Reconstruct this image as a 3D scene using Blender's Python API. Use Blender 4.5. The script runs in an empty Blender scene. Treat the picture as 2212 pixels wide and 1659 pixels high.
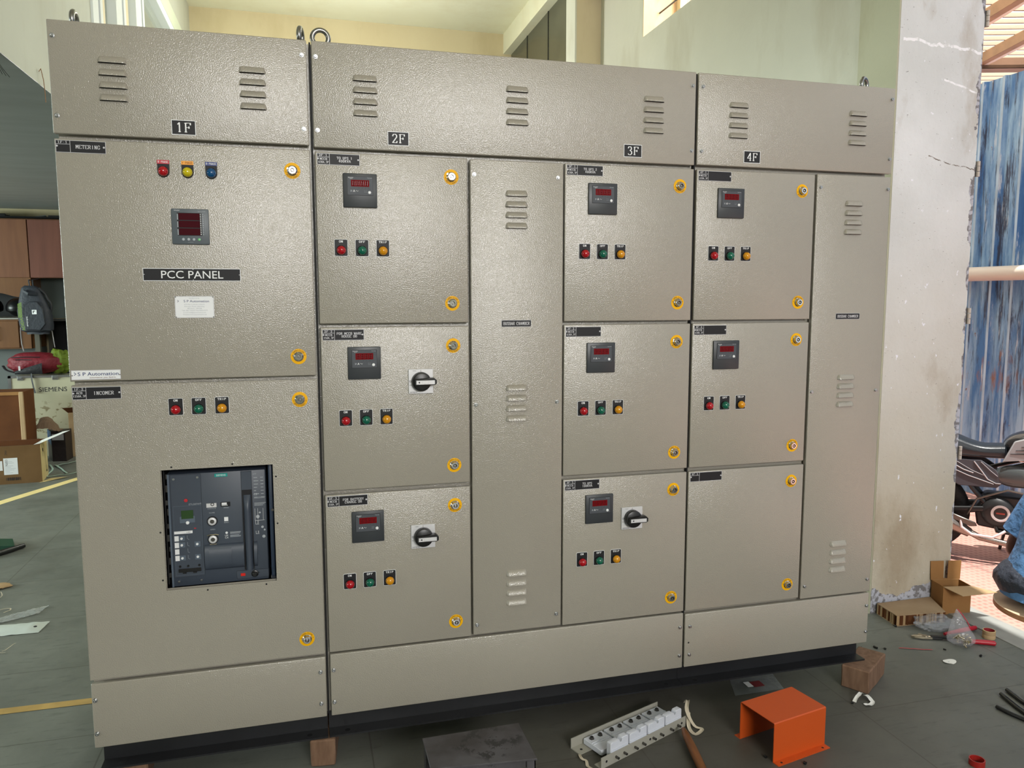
import bpy, bmesh, math, random
from mathutils import Vector, Matrix, noise

random.seed(7)
SC = bpy.context.scene
COL = SC.collection
PI = math.pi

# ------------------------------------------------------------------ camera
CAM_R = ((0.9655, -0.2603, -0.0014), (-0.0301, -0.1062, -0.9939), (0.2586, 0.9597, -0.1104))
CAM_C = Vector((0.6118, -2.3076, 1.4282))
cd = bpy.data.cameras.new('camera')
cd.sensor_width = 36.0
cd.lens = 1665.78 / 2212.0 * 36.0
cd.clip_start = 0.05
cd.clip_end = 200
cam = bpy.data.objects.new('camera', cd)
COL.objects.link(cam)
r0, r1, r2 = [Vector(v).normalized() for v in CAM_R]
m = Matrix.Identity(4)
for i in range(3):
    m[i][0] = r0[i]; m[i][1] = -r1[i]; m[i][2] = -r2[i]; m[i][3] = CAM_C[i]
cam.matrix_world = m
SC.camera = cam

# ------------------------------------------------------------------ world, lights, exposure
w = bpy.data.worlds.new('daylight'); SC.world = w; w.use_nodes = True
bg = w.node_tree.nodes['Background']
bg.inputs[0].default_value = (0.93, 0.97, 1.0, 1)
bg.inputs[1].default_value = 1.05
SC.view_settings.view_transform = 'Standard'
SC.view_settings.look = 'None'
SC.view_settings.exposure = 0.0
SC.view_settings.gamma = 1.0
SC.view_settings.use_curve_mapping = False
SC.cycles.use_denoising = True
SC.cycles.max_bounces = 8
SC.cycles.diffuse_bounces = 4
SC.cycles.glossy_bounces = 4
SC.cycles.transmission_bounces = 6
SC.cycles.transparent_max_bounces = 8
SC.cycles.sample_clamp_indirect = 6.0
SC.cycles.caustics_reflective = False
SC.cycles.caustics_refractive = False

def area(name, loc, target, sx, sy, power, col=(1, 1, 1)):
    l = bpy.data.lights.new(name, 'AREA'); l.shape = 'RECTANGLE'; l.size = sx; l.size_y = sy
    l.energy = power; l.color = col
    o = bpy.data.objects.new(name, l); COL.objects.link(o)
    o.location = loc
    d = Vector(target) - Vector(loc)
    o.rotation_euler = d.to_track_quat('-Z', 'Y').to_euler()
    return o
# daylight through the window band behind the camera, the side window, the high window of the right wall
area('rear_window_daylight', (1.75, -7.15, 3.05), (1.0, 0, 1.9), 2.4, 1.3, 268, (1.0, 0.975, 0.965))
area('side_window_daylight', (-6.2, -1.9, 2.6), (0, 1.5, 2.0), 3.6, 2.2, 85, (0.90, 1.0, 0.96))
area('left_area_fill', (-6.2, 3.0, 1.35), (0, 3.4, 1.0), 3.4, 1.3, 360, (0.86, 1.0, 0.95))  # added light, no known window; lifts the dim left back area
area('high_window_daylight', (3.46, 2.35, 3.77), (0.5, 3.0, 3.95), 0.8, 0.8, 66, (0.97, 1.0, 0.93))
# added point light, hidden behind the cabinets to brighten the ceiling
l = bpy.data.lights.new('bay_fill', 'POINT'); l.energy = 112; l.shadow_soft_size = 0.12; l.color = (1.0, 1.0, 0.94)
o = bpy.data.objects.new('bay_fill', l); COL.objects.link(o); o.location = (1.1, 4.5, 3.15)
# sun on the yard
l = bpy.data.lights.new('sun', 'SUN'); l.energy = 6.5; l.angle = 0.01; l.color = (1.0, 0.965, 0.91)
o = bpy.data.objects.new('sun', l); COL.objects.link(o); o.rotation_euler = Vector((0.0, 0.25, -1)).to_track_quat('-Z', 'Y').to_euler()

# ------------------------------------------------------------------ materials
def lin(c):
    r = []
    for x in c:
        x = x / 255.0
        r.append(x / 12.92 if x <= 0.04045 else ((x + 0.055) / 1.055) ** 2.4)
    return r
MATS = {}
def mat(name, col, rough=0.5, metal=0.0, emit=0.0, alpha=1.0, trans=0.0, spec=0.5, var=0.0, vscale=8.0, bump=0.0, bscale=60.0, coat=0.0, stretch=None):
    if name in MATS: return MATS[name]
    m = bpy.data.materials.new(name); m.use_nodes = True
    nt = m.node_tree; b = nt.nodes['Principled BSDF']
    c = lin(col) + [1]
    b.inputs['Base Color'].default_value = c
    b.inputs['Roughness'].default_value = rough
    b.inputs['Metallic'].default_value = metal
    b.inputs['Specular IOR Level'].default_value = spec
    if coat: b.inputs['Coat Weight'].default_value = coat
    if trans: b.inputs['Transmission Weight'].default_value = trans
    if alpha < 1: b.inputs['Alpha'].default_value = alpha
    if emit:
        b.inputs['Emission Color'].default_value = c
        b.inputs['Emission Strength'].default_value = emit
    if var or bump:
        geo = nt.nodes.new('ShaderNodeNewGeometry')
        src = geo.outputs['Position']
        if stretch:
            mp = nt.nodes.new('ShaderNodeMapping'); mp.inputs['Scale'].default_value = stretch
            nt.links.new(src, mp.inputs['Vector']); src = mp.outputs['Vector']
    if var:
        n = nt.nodes.new('ShaderNodeTexNoise'); n.inputs['Scale'].default_value = vscale; n.inputs['Detail'].default_value = 5
        nt.links.new(src, n.inputs['Vector'])
        r = nt.nodes.new('ShaderNodeValToRGB')
        r.color_ramp.elements[0].position = 0.3; r.color_ramp.elements[1].position = 0.7
        r.color_ramp.elements[0].color = [x * (1 - var) for x in c[:3]] + [1]
        r.color_ramp.elements[1].color = [min(1, x * (1 + var)) for x in c[:3]] + [1]
        nt.links.new(n.outputs['Fac'], r.inputs['Fac']); nt.links.new(r.outputs['Color'], b.inputs['Base Color'])
    if bump:
        n = nt.nodes.new('ShaderNodeTexNoise'); n.inputs['Scale'].default_value = bscale; n.inputs['Detail'].default_value = 3
        nt.links.new(src, n.inputs['Vector'])
        bp = nt.nodes.new('ShaderNodeBump'); bp.inputs['Strength'].default_value = bump; bp.inputs['Distance'].default_value = 0.5 / bscale
        nt.links.new(n.outputs['Fac'], bp.inputs['Height']); nt.links.new(bp.outputs['Normal'], b.inputs['Normal'])
    MATS[name] = m
    return m

class NB:
    """tiny node-graph helper"""
    def __init__(s, name, rough=0.6, spec=0.5):
        s.m = bpy.data.materials.new(name); s.m.use_nodes = True; MATS[name] = s.m
        s.nt = s.m.node_tree; s.b = s.nt.nodes['Principled BSDF']
        s.b.inputs['Roughness'].default_value = rough; s.b.inputs['Specular IOR Level'].default_value = spec
        s.pos = s.nt.nodes.new('ShaderNodeNewGeometry').outputs['Position']
        s.sep = s.nt.nodes.new('ShaderNodeSeparateXYZ'); s.nt.links.new(s.pos, s.sep.inputs[0])
        s.X, s.Y, s.Z = s.sep.outputs
    def noise(s, scale, detail=4, stretch=None, rough=0.55, w=0):
        n = s.nt.nodes.new('ShaderNodeTexNoise'); n.inputs['Scale'].default_value = scale
        n.inputs['Detail'].default_value = detail; n.inputs['Roughness'].default_value = rough
        src = s.pos
        mp = s.nt.nodes.new('ShaderNodeMapping')
        mp.inputs['Location'].default_value = (w, w * 1.7, w * 0.6)
        if stretch: mp.inputs['Scale'].default_value = stretch
        s.nt.links.new(src, mp.inputs['Vector']); s.nt.links.new(mp.outputs['Vector'], n.inputs['Vector'])
        return n.outputs['Fac']
    def math(s, op, a, b=0.0, clamp=False):
        n = s.nt.nodes.new('ShaderNodeMath'); n.operation = op; n.use_clamp = clamp
        for i, v in enumerate((a, b)):
            if isinstance(v, (int, float)): n.inputs[i].default_value = v
            else: s.nt.links.new(v, n.inputs[i])
        return n.outputs[0]
    def ramp(s, fac, lo, hi):
        n = s.nt.nodes.new('ShaderNodeMapRange'); n.clamp = True
        n.inputs['From Min'].default_value = lo; n.inputs['From Max'].default_value = hi
        s.nt.links.new(fac, n.inputs['Value'])
        return n.outputs['Result']
    def mix(s, fac, a, b):
        n = s.nt.nodes.new('ShaderNodeMix'); n.data_type = 'RGBA'
        if isinstance(fac, (int, float)): n.inputs[0].default_value = fac
        else: s.nt.links.new(fac, n.inputs[0])
        for k, v in ((6, a), (7, b)):
            if isinstance(v, tuple): n.inputs[k].default_value = lin(v) + [1]
            else: s.nt.links.new(v, n.inputs[k])
        return n.outputs[2]
    def color(s, c): s.nt.links.new(c, s.b.inputs['Base Color']); return s
    def rough(s, r): s.nt.links.new(r, s.b.inputs['Roughness']); return s
    def bump(s, h, strength, dist):
        bp = s.nt.nodes.new('ShaderNodeBump'); bp.inputs['Strength'].default_value = strength; bp.inputs['Distance'].default_value = dist
        s.nt.links.new(h, bp.inputs['Height']); s.nt.links.new(bp.outputs['Normal'], s.b.inputs['Normal']); return s

# textured grey-beige powder coat
g = NB('panel_paint', 0.2, 1.0)
g.color(g.mix(g.ramp(g.noise(1.3, 3), 0.35, 0.7), (152, 147, 135), (158, 153, 141)))
g.bump(g.noise(330, 2, rough=0.5), 0.5, 0.0022)
PAINT = g.m
# kota-stone floor with joints
g = NB('floor_stone', 0.42, 0.4)
fx = g.math('ABSOLUTE', g.math('SUBTRACT', g.math('FRACT', g.math('DIVIDE', g.math('ADD', g.X, 20 * 0.83 - 2.44 + 0.415), 0.83)), 0.5))
fy = g.math('ABSOLUTE', g.math('SUBTRACT', g.math('FRACT', g.math('DIVIDE', g.math('ADD', g.Y, 20 * 0.54 - 0.37 + 0.27), 0.54)), 0.5))
ln = g.math('MAXIMUM', g.math('LESS_THAN', fx, 0.003), g.math('LESS_THAN', fy, 0.004))
base = g.mix(g.ramp(g.noise(2.2, 6), 0.3, 0.7), (97, 101, 96), (124, 128, 122))
base = g.mix(g.ramp(g.noise(9, 8, (1, 5, 1), 0.7), 0.55, 0.72), base, (84, 89, 85))
base = g.mix(g.ramp(g.noise(30, 8, (6, 1, 1), 0.75, 3), 0.64, 0.72), base, (160, 164, 152))
base = g.mix(g.math('MULTIPLY', ln, 0.6), base, (66, 66, 60))
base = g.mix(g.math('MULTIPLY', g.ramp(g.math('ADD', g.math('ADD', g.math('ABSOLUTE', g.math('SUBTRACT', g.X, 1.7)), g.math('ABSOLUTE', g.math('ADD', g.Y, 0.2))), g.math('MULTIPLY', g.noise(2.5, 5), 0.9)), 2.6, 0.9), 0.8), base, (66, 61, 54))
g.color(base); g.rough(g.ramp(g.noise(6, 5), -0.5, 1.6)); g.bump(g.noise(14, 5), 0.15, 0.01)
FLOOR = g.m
# pale plaster on the door jamb, peeling to grey concrete at the foot
g = NB('jamb_plaster', 0.75, 0.3)
c = g.mix(g.ramp(g.noise(2.0, 5), 0.35, 0.65), (206, 210, 210), (222, 226, 228))
low = g.ramp(g.math('ADD', g.Z, g.math('MULTIPLY', g.noise(3, 4), 0.6)), 2.2, 0.7)
c = g.mix(low, c, (192, 184, 166))
c = g.mix(g.math('MULTIPLY', g.ramp(g.noise(3.5, 6, (1, 1, 0.5), 0.6, 5), 0.52, 0.7), 0.75), c, (158, 143, 120))
c = g.mix(g.ramp(g.noise(60, 6, (1, 1, 2.5), 0.7, 2), 0.66, 0.70), c, (92, 88, 84))
c = g.mix(g.ramp(g.noise(22, 4, (1.4, 1, 1), 0.6, 9), 0.68, 0.71), c, (236, 238, 246))
def streak(c, x0, z0, x1, z1, wd, col, wob):
    sl = (z1 - z0) / (x1 - x0)
    zz = g.math('SUBTRACT', g.Z, g.math('ADD', g.math('MULTIPLY', g.math('SUBTRACT', g.X, x0), sl), z0))
    zz = g.math('ADD', zz, g.math('MULTIPLY', g.math('SUBTRACT', g.noise(14, 4, (1, 1, 0.2), 0.6, x0), 0.5), wob))
    k = g.math('MULTIPLY', g.math('LESS_THAN', g.math('ABSOLUTE', zz), wd), g.math('LESS_THAN', g.math('ABSOLUTE', g.math('SUBTRACT', g.X, (x0 + x1) / 2)), (x1 - x0) / 2))
    return g.mix(g.math('MULTIPLY', k, g.ramp(g.noise(30, 4, None, 0.6, z0), 0.35, 0.5)), c, col)
c = streak(c, 3.08, 2.515, 3.49, 2.485, 0.006, (244, 246, 250), 0.05)
c = streak(c, 3.30, 2.36, 3.49, 2.31, 0.004, (244, 246, 250), 0.02)
c = streak(c, 3.24, 2.03, 3.49, 1.99, 0.0022, (120, 112, 104), 0.05)
foot = g.math('LESS_THAN', g.math('ADD', g.Z, g.math('MULTIPLY', g.math('SUBTRACT', g.noise(9, 6), 0.5), 0.16)), 0.085)
foot2 = g.math('GREATER_THAN', g.math('ADD', g.X, g.math('MULTIPLY', g.math('SUBTRACT', g.noise(12, 6, (1, 1, 0.6)), 0.5), 0.12)), 3.485)
c = g.mix(g.math('MAXIMUM', foot, foot2), c, g.mix(g.ramp(g.noise(45, 5), 0.45, 0.55), (124, 122, 124), (182, 184, 194)))
g.color(c); g.bump(g.math('ADD', g.noise(40, 5), g.math('MULTIPLY', foot, -0.6)), 0.5, 0.006)
JAMB = g.m
def plaster(name, a, b, stain, stains=0.7):
    g = NB(name, 0.7, 0.35)
    c = g.mix(g.ramp(g.noise(0.9, 4), 0.35, 0.65), a, b)
    c = g.mix(g.math('MULTIPLY', g.ramp(g.noise(2.4, 6, (1, 1, 0.35), 0.6, 4), 0.5, 0.75), stains), c, stain)
    c = g.mix(g.ramp(g.noise(26, 6, (3, 1, 0.6), 0.75, 8), 0.71, 0.75), c, (118, 108, 84))
    g.color(c); g.bump(g.noise(25, 4), 0.12, 0.01)
    return g.m
GREENWALL = plaster('pale_green_plaster', (190, 190, 178), (200, 200, 188), (166, 160, 140))
TANWALL = plaster('tan_plaster', (192, 178, 142), (201, 190, 154), (170, 156, 118))
CEIL = plaster('ceiling_distemper', (228, 228, 204), (234, 236, 214), (216, 208, 176), 0.5)
CREAM = plaster('cream_plaster', (182, 183, 168), (192, 194, 180), (168, 164, 144), 0.6)
SLABM = mat('mezzanine_soffit_paint', (150, 158, 158), 0.38, var=0.1, vscale=2.5, stretch=(1, 4, 1))
# outside
g = NB('checker_tile', 0.5, 0.4)
a = g.math('FRACT', g.math('MULTIPLY', g.math('ADD', g.X, 40), 24.0)); b_ = g.math('FRACT', g.math('MULTIPLY', g.math('ADD', g.Y, 40), 24.0))
lat = g.math('MULTIPLY', g.math('LESS_THAN', a, 0.55), g.math('LESS_THAN', b_, 0.55))
c = g.mix(lat, (208, 156, 142), (186, 132, 120))
c = g.mix(g.math('MAXIMUM', g.math('LESS_THAN', g.math('FRACT', g.math('ADD', g.X, 40.1)), 0.012), g.math('LESS_THAN', g.math('FRACT', g.math('ADD', g.Y, 40.3)), 0.012)), c, (150, 120, 110))
g.color(g.mix(g.math('MULTIPLY', g.ramp(g.noise(2, 5), 0.45, 0.7), 0.4), c, (214, 186, 172)))
TILE = g.m
g = NB('weathered_blue_sheet', 0.45, 0.5)
c = g.mix(g.ramp(g.noise(3.0, 6, (1, 3, 0.35), 0.65), 0.4, 0.6), (72, 122, 180), (160, 196, 226))
c = g.mix(g.ramp(g.noise(5.0, 7, (1, 3, 0.25), 0.7, 4), 0.53, 0.60), c, (64, 74, 98))
c = g.mix(g.ramp(g.noise(6.0, 6, (1, 4, 0.3), 0.7, 9), 0.6, 0.66), c, (206, 216, 228))
band = g.math('SUBTRACT', 1.0, g.math('MULTIPLY', g.math('ABSOLUTE', g.math('SUBTRACT', g.Z, 0.72)), 1.7))
c = g.mix(g.ramp(g.math('ADD', g.math('MULTIPLY', g.noise(5, 6, (1, 3, 0.6), 0.6, 12), 0.9), g.math('MULTIPLY', band, 0.30)), 0.74, 0.86), c, (158, 112, 84))
c = g.mix(g.ramp(g.noise(11, 2, (1, 1.5, 1), 0.4, 20), 0.76, 0.80), c, (140, 96, 74))
g.color(c)
BLUESHEET = g.m
RIBM = mat('pale_blue_rib', (176, 200, 222), 0.45, var=0.25, vscale=9, stretch=(1, 1, 0.4))
g = NB('roof_sheet', 0.6, 0.2)
g.color(g.mix(g.ramp(g.noise(3, 5), 0.4, 0.7), (255, 246, 228), (252, 232, 204)))
tr = g.nt.nodes.new('ShaderNodeBsdfTranslucent'); tr.inputs[0].default_value = (1.0, 0.9, 0.76, 1)
mx = g.nt.nodes.new('ShaderNodeMixShader'); mx.inputs[0].default_value = 0.88
g.nt.links.new(g.b.outputs[0], mx.inputs[1]); g.nt.links.new(tr.outputs[0], mx.inputs[2])
g.nt.links.new(mx.outputs[0], g.nt.nodes['Material Output'].inputs[0])
ROOF = g.m
# wood laminate
def wood(name, a, b, rough=0.4, st=(1, 1, 0.12), sc=14):
    g = NB(name, rough, 0.4)
    g.color(g.mix(g.ramp(g.noise(sc, 5, st, 0.6), 0.35, 0.65), a, b)); g.bump(g.noise(sc * 4, 3, st), 0.1, 0.003)
    return g.m
LAMA = wood('brown_laminate', (108, 68, 46), (122, 80, 54))
LAMB = wood('reddish_laminate', (100, 60, 48), (114, 70, 56))
LAMC = wood('golden_laminate', (104, 68, 38), (118, 80, 46))
BLOCK = wood('rough_timber', (106, 80, 62), (128, 100, 80), 0.85, (6, 6, 1), 9)
HANDLE = wood('oiled_wood', (104, 62, 30), (136, 84, 44), 0.35, (1, 0.2, 1), 30)
PLY = wood('plywood', (206, 178, 148), (222, 198, 170), 0.5, (0.3, 1, 1), 14)
def card(name, a, b):
    g = NB(name, 0.85, 0.2)
    g.color(g.mix(g.ramp(g.noise(5, 5), 0.35, 0.65), a, b)); g.bump(g.noise(30, 3), 0.15, 0.004)
    return g.m
CARD = card('cardboard', (146, 106, 64), (160, 118, 74))
CARDD = card('dark_cardboard', (92, 56, 32), (106, 66, 38))
CARDB = card('brown_cardboard', (110, 84, 54), (122, 94, 62))
CARDL = card('pale_cardboard', (176, 148, 112), (186, 158, 122))
CARDY = card('cream_cardboard', (206, 188, 138), (216, 200, 152))

WHITE = mat('white_print', (232, 234, 236), 0.5)
BLACK = mat('black_plate', (28, 28, 31), 0.5, spec=0.3)
INK = mat('black_ink', (25, 26, 32), 0.6)
NAVY = mat('navy_ink', (28, 50, 104), 0.6)
BROWNINK = mat('brown_ink', (120, 90, 84), 0.6)
CHROME = mat('chrome', (205, 205, 205), 0.12, 1.0)
STEEL = mat('zinc_steel', (178, 180, 182), 0.28, 1.0)
DSTEEL = mat('dark_steel', (110, 108, 104), 0.35, 1.0)
METERM = mat('charcoal_plastic', (50, 54, 58), 0.4)
METERF = mat('grey_meter_face', (74, 78, 84), 0.5, spec=0.3)
PMBODY = mat('slate_plastic', (84, 92, 98), 0.45)
REDDISP = mat('red_display', (112, 5, 14), 0.5, spec=0.08)
REDDIM = mat('display_segment', (66, 4, 10), 0.3)
DREDDISP = mat('dark_red_display', (62, 2, 14), 0.5, spec=0.08)
PLATEBORDER = mat('silver_border', (196, 196, 200), 0.4)
YEL = mat('yellow_sticker', (246, 182, 8), 0.5, spec=0.2)
DKBRN = mat('sticker_print', (84, 50, 10), 0.6)
LENS = {k: mat(k + '_lens', c, 0.14, trans=0.25, coat=0.4) for k, c in dict(red=(190, 0, 24), green=(0, 108, 84), amber=(236, 160, 8), yellow=(224, 206, 20), blue=(0, 84, 138)).items()}
SILVER = mat('silver_plate', (212, 212, 214), 0.42, 0.25)
BLKPL = mat('black_plastic', (20, 20, 21), 0.35)
BLKPAINT = mat('black_base_paint', (26, 27, 30), 0.4, var=0.2, vscale=8)
ACBM = mat('breaker_plastic', (62, 70, 82), 0.42)
ACBD = mat('breaker_dark', (44, 50, 60), 0.4)
ACBL = mat('breaker_light', (86, 98, 112), 0.45)
DARK = mat('dark_interior', (10, 10, 12), 0.7)
TEAL = mat('teal_label', (20, 150, 142), 0.4)
LCD = mat('green_lcd', (44, 72, 36), 0.2)
GREYPR = mat('grey_print', (170, 176, 182), 0.6)
BRASS = mat('nickel_lug', (196, 184, 154), 0.3, 1.0)

# ------------------------------------------------------------------ mesh builder
class MB:
    def __init__(s, M=None):
        s.bm = bmesh.new(); s.M = M or Matrix.Identity(4); s.mi = 0
    def _v(s, p): return s.bm.verts.new(s.M @ Vector(p))
    def face(s, pts, m=0):
        f = s.bm.faces.new([s._v(p) for p in pts]); f.material_index = m; return f
    def box(s, x0, x1, y0, y1, z0, z1, m=0, bev=0.0, seg=1, skip=()):
        c = [(x0, y0, z0), (x1, y0, z0), (x1, y1, z0), (x0, y1, z0), (x0, y0, z1), (x1, y0, z1), (x1, y1, z1), (x0, y1, z1)]
        v = [s._v(p) for p in c]; fs = []
        for k, idx in enumerate(((3, 2, 1, 0), (4, 5, 6, 7), (0, 1, 5, 4), (1, 2, 6, 5), (2, 3, 7, 6), (3, 0, 4, 7))):
            if k in skip: continue
            f = s.bm.faces.new([v[i] for i in idx]); f.material_index = m; fs.append(f)
        if bev:
            es = list({e for f in fs for e in f.edges})
            r = bmesh.ops.bevel(s.bm, geom=es, offset=bev, segments=seg, profile=0.5, affect='EDGES')
            for f in r['faces']: f.material_index = m
        return v
    def prism(s, pts, f, w0, w1, m=0, bev=0.0):
        """pts 2D outline, f(u,v,w)->3D, extruded w0..w1"""
        a = [s._v(f(u, v, w0)) for u, v in pts]; b = [s._v(f(u, v, w1)) for u, v in pts]
        n = len(pts); fs = [s.bm.faces.new(a), s.bm.faces.new(b[::-1])]
        for i in range(n): fs.append(s.bm.faces.new([a[i], b[i], b[(i + 1) % n], a[(i + 1) % n]]))
        for q in fs: q.material_index = m
        if bev:
            es = list({e for q in fs for e in q.edges})
            r = bmesh.ops.bevel(s.bm, geom=es, offset=bev, segments=1, affect='EDGES')
            for q in r['faces']: q.material_index = m
    def ring(s, o, ax, rad, n, ph=0.0):
        z = Vector(ax).normalized(); x = z.orthogonal().normalized()
        if abs(z.y) > 0.99: x = Vector((1, 0, 0))
        y = z.cross(x)
        return [s._v(Vector(o) + x * rad * math.cos(2 * PI * i / n + ph) + y * rad * math.sin(2 * PI * i / n + ph)) for i in range(n)]
    def lathe(s, o, ax, prof, n=20, m=0, ph=0.0, cap0=True, cap1=True):
        """prof: (radius, height along ax[, material])"""
        ax = Vector(ax).normalized(); o = Vector(o); rings = []
        for p in prof: rings.append(s.ring(o + ax * p[1], ax, max(p[0], 1e-5), n, ph))
        for k in range(len(rings) - 1):
            mm = prof[k + 1][2] if len(prof[k + 1]) > 2 else m
            for i in range(n):
                f = s.bm.faces.new([rings[k][i], rings[k][(i + 1) % n], rings[k + 1][(i + 1) % n], rings[k + 1][i]]); f.material_index = mm
        if cap0: f = s.bm.faces.new(rings[0][::-1]); f.material_index = prof[0][2] if len(prof[0]) > 2 else m
        if cap1: f = s.bm.faces.new(rings[-1]); f.material_index = prof[-1][2] if len(prof[-1]) > 2 else m
    def cyl(s, p0, p1, r, n=16, m=0, r2=None, ph=0.0):
        d = Vector(p1) - Vector(p0); s.lathe(p0, d, [(r, 0), (r if r2 is None else r2, d.length)], n, m, ph)
    def tube(s, pts, r, n=8, m=0, closed=False, flat=1.0):
        pts = [Vector(p) for p in pts]; k = len(pts); rings = []
        up = None
        for i, p in enumerate(pts):
            if closed: t = pts[(i + 1) % k] - pts[i - 1]
            else: t = pts[min(i + 1, k - 1)] - pts[max(i - 1, 0)]
            t.normalize()
            if up is None: up = t.orthogonal().normalized() if abs(t.z) > 0.9 else Vector((0, 0, 1))
            x = t.cross(up).normalized(); y = x.cross(t).normalized(); up = y
            rr = r[i] if isinstance(r, (list, tuple)) else r
            rings.append([s._v(p + x * rr * math.cos(2 * PI * j / n) + y * rr * flat * math.sin(2 * PI * j / n)) for j in range(n)])
        rng = range(k if closed else k - 1)
        for i in rng:
            A = rings[i]; B = rings[(i + 1) % k]
            for j in range(n):
                f = s.bm.faces.new([A[j], A[(j + 1) % n], B[(j + 1) % n], B[j]]); f.material_index = m
        if not closed:
            for q in (rings[0][::-1], rings[-1]): f = s.bm.faces.new(q); f.material_index = m
    def torus(s, o, ax, R, r, n=28, k=10, m=0):
        z = Vector(ax).normalized(); x = z.orthogonal().normalized(); y = z.cross(x)
        s.tube([Vector(o) + x * R * math.cos(2 * PI * i / n) + y * R * math.sin(2 * PI * i / n) for i in range(n)], r, k, m, True)
    def grid(s, f, nu, nv, m=0, closeu=False):
        V = [[s._v(f(i / (nu if closeu else nu - 1), j / (nv - 1))) for j in range(nv)] for i in range(nu)]
        for i in range(nu if closeu else nu - 1):
            for j in range(nv - 1):
                q = s.bm.faces.new([V[i][j], V[(i + 1) % nu][j], V[(i + 1) % nu][j + 1], V[i][j + 1]])
                q.material_index = m(i, j) if callable(m) else m
        return V
    def blob(s, c, rad, f=None, n=28, k=16, m=0, pw=1.0):
        """superellipsoid with optional displacement f(dir)->scale"""
        c = Vector(c)
        def sp(a): return math.copysign(abs(a) ** pw, a)
        def fn(u, v):
            th = 2 * PI * u; ph = -PI / 2 + PI * min(max(v, 0.002), 0.998)
            d = Vector((sp(math.cos(ph)) * sp(math.cos(th)), sp(math.cos(ph)) * sp(math.sin(th)), sp(math.sin(ph))))
            sc = f(d) if f else 1.0
            return c + Vector((d.x * rad[0], d.y * rad[1], d.z * rad[2])) * sc
        V = s.grid(fn, n, k, m, True)
        q = s.bm.faces.new([V[i][0] for i in range(n)][::-1]); q2 = s.bm.faces.new([V[i][-1] for i in range(n)])
        for z in (q, q2): z.material_index = 0 if callable(m) else m
    def text(s, txt, f, size, m=0, align='C', bold=0.0, font='sans', sx=1.0, thick=1.0):
        """f(u,v)->3D; text centred on v"""
        if font == 'serif': polys, wd, ht = serif(txt, thick)
        else: polys, wd, ht = sans(txt, bold)
        k = size / ht
        off = {'C': -wd / 2, 'L': 0, 'R': -wd}[align]
        dz = 7e-6 if font == 'serif' else 0.0
        for i_, p in enumerate(polys):
            try: s.face([Vector(f((x + off) * k * sx, (y - ht / 2) * k)) - Vector((0, dz * i_, 0)) for x, y in p], m)
            except ValueError: pass
    def build(s, name, mats, parent=None, origin=None, label=None, flat=False, angle=0.6):
        par = wl(parent) if parent else Vector((0, 0, 0))
        if origin is None: origin = par.copy()
        origin = Vector(origin)
        for v in s.bm.verts: v.co -= origin
        if not flat:
            s.bm.normal_update()
            for f in s.bm.faces: f.smooth = True
            for e in s.bm.edges:
                if len(e.link_faces) != 2 or e.calc_face_angle(0) > angle: e.smooth = False
        me = bpy.data.meshes.new(name)
        s.bm.to_mesh(me); s.bm.free()
        for m_ in (mats if isinstance(mats, (list, tuple)) else [mats]): me.materials.append(m_)
        o = bpy.data.objects.new(name, me); COL.objects.link(o)
        o.location = origin - par
        if parent: o.parent = parent
        if label: o['label'] = label
        WL[o.name] = origin
        return o

WL = {}
def wl(o): return WL.get(o.name, Vector((0, 0, 0))) if o else Vector((0, 0, 0))

def thing(name, label, cat, loc, group=None):
    o = bpy.data.objects.new(name, None); COL.objects.link(o)
    o.empty_display_size = 0.1
    o.location = loc; WL[o.name] = Vector(loc)
    o['label'] = label; o['category'] = cat
    if group: o['group'] = group
    return o
def tag(o, label, cat, group=None, kind=None):
    o['label'] = label; o['category'] = cat
    if group: o['group'] = group
    if kind: o['kind'] = kind
    return o
def struct(o): o['kind'] = 'structure'; return o
def place(src, name, parent, loc, rot=None):
    o = bpy.data.objects.new(name, src); COL.objects.link(o)
    o.parent = parent; o.location = Vector(loc) - wl(parent)
    if rot: o.rotation_euler = rot
    WL[o.name] = Vector(loc)
    return o
def proto(mb, name, mats, **k):
    o = mb.build(name, mats, **k); me = o.data; bpy.data.objects.remove(o); return me

# ---- lettering
_sc = {}
def sans(txt, bold=0.0):
    key = (txt, bold)
    if key in _sc: return _sc[key]
    cu = bpy.data.curves.new('t', 'FONT'); cu.body = txt; cu.size = 1.0; cu.offset = 0.0 if 'M' in txt else bold * 0.5; cu.resolution_u = 3
    cu.fill_mode = 'FRONT'
    o = bpy.data.objects.new('t', cu); COL.objects.link(o)
    dg = bpy.context.evaluated_depsgraph_get(); dg.update()
    me = bpy.data.meshes.new_from_object(o.evaluated_get(dg))
    polys = [[(me.vertices[i].co.x, me.vertices[i].co.y) for i in p.vertices] for p in me.polygons]
    xs = [x for p in polys for x, y in p] or [0, 1]
    mn = min(xs); polys = [[(x - mn, y) for x, y in p] for p in polys]
    r = (polys, max(xs) - mn, 0.69)
    bpy.data.meshes.remove(me); bpy.data.objects.remove(o); bpy.data.curves.remove(cu)
    _sc[key] = r
    return r
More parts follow.
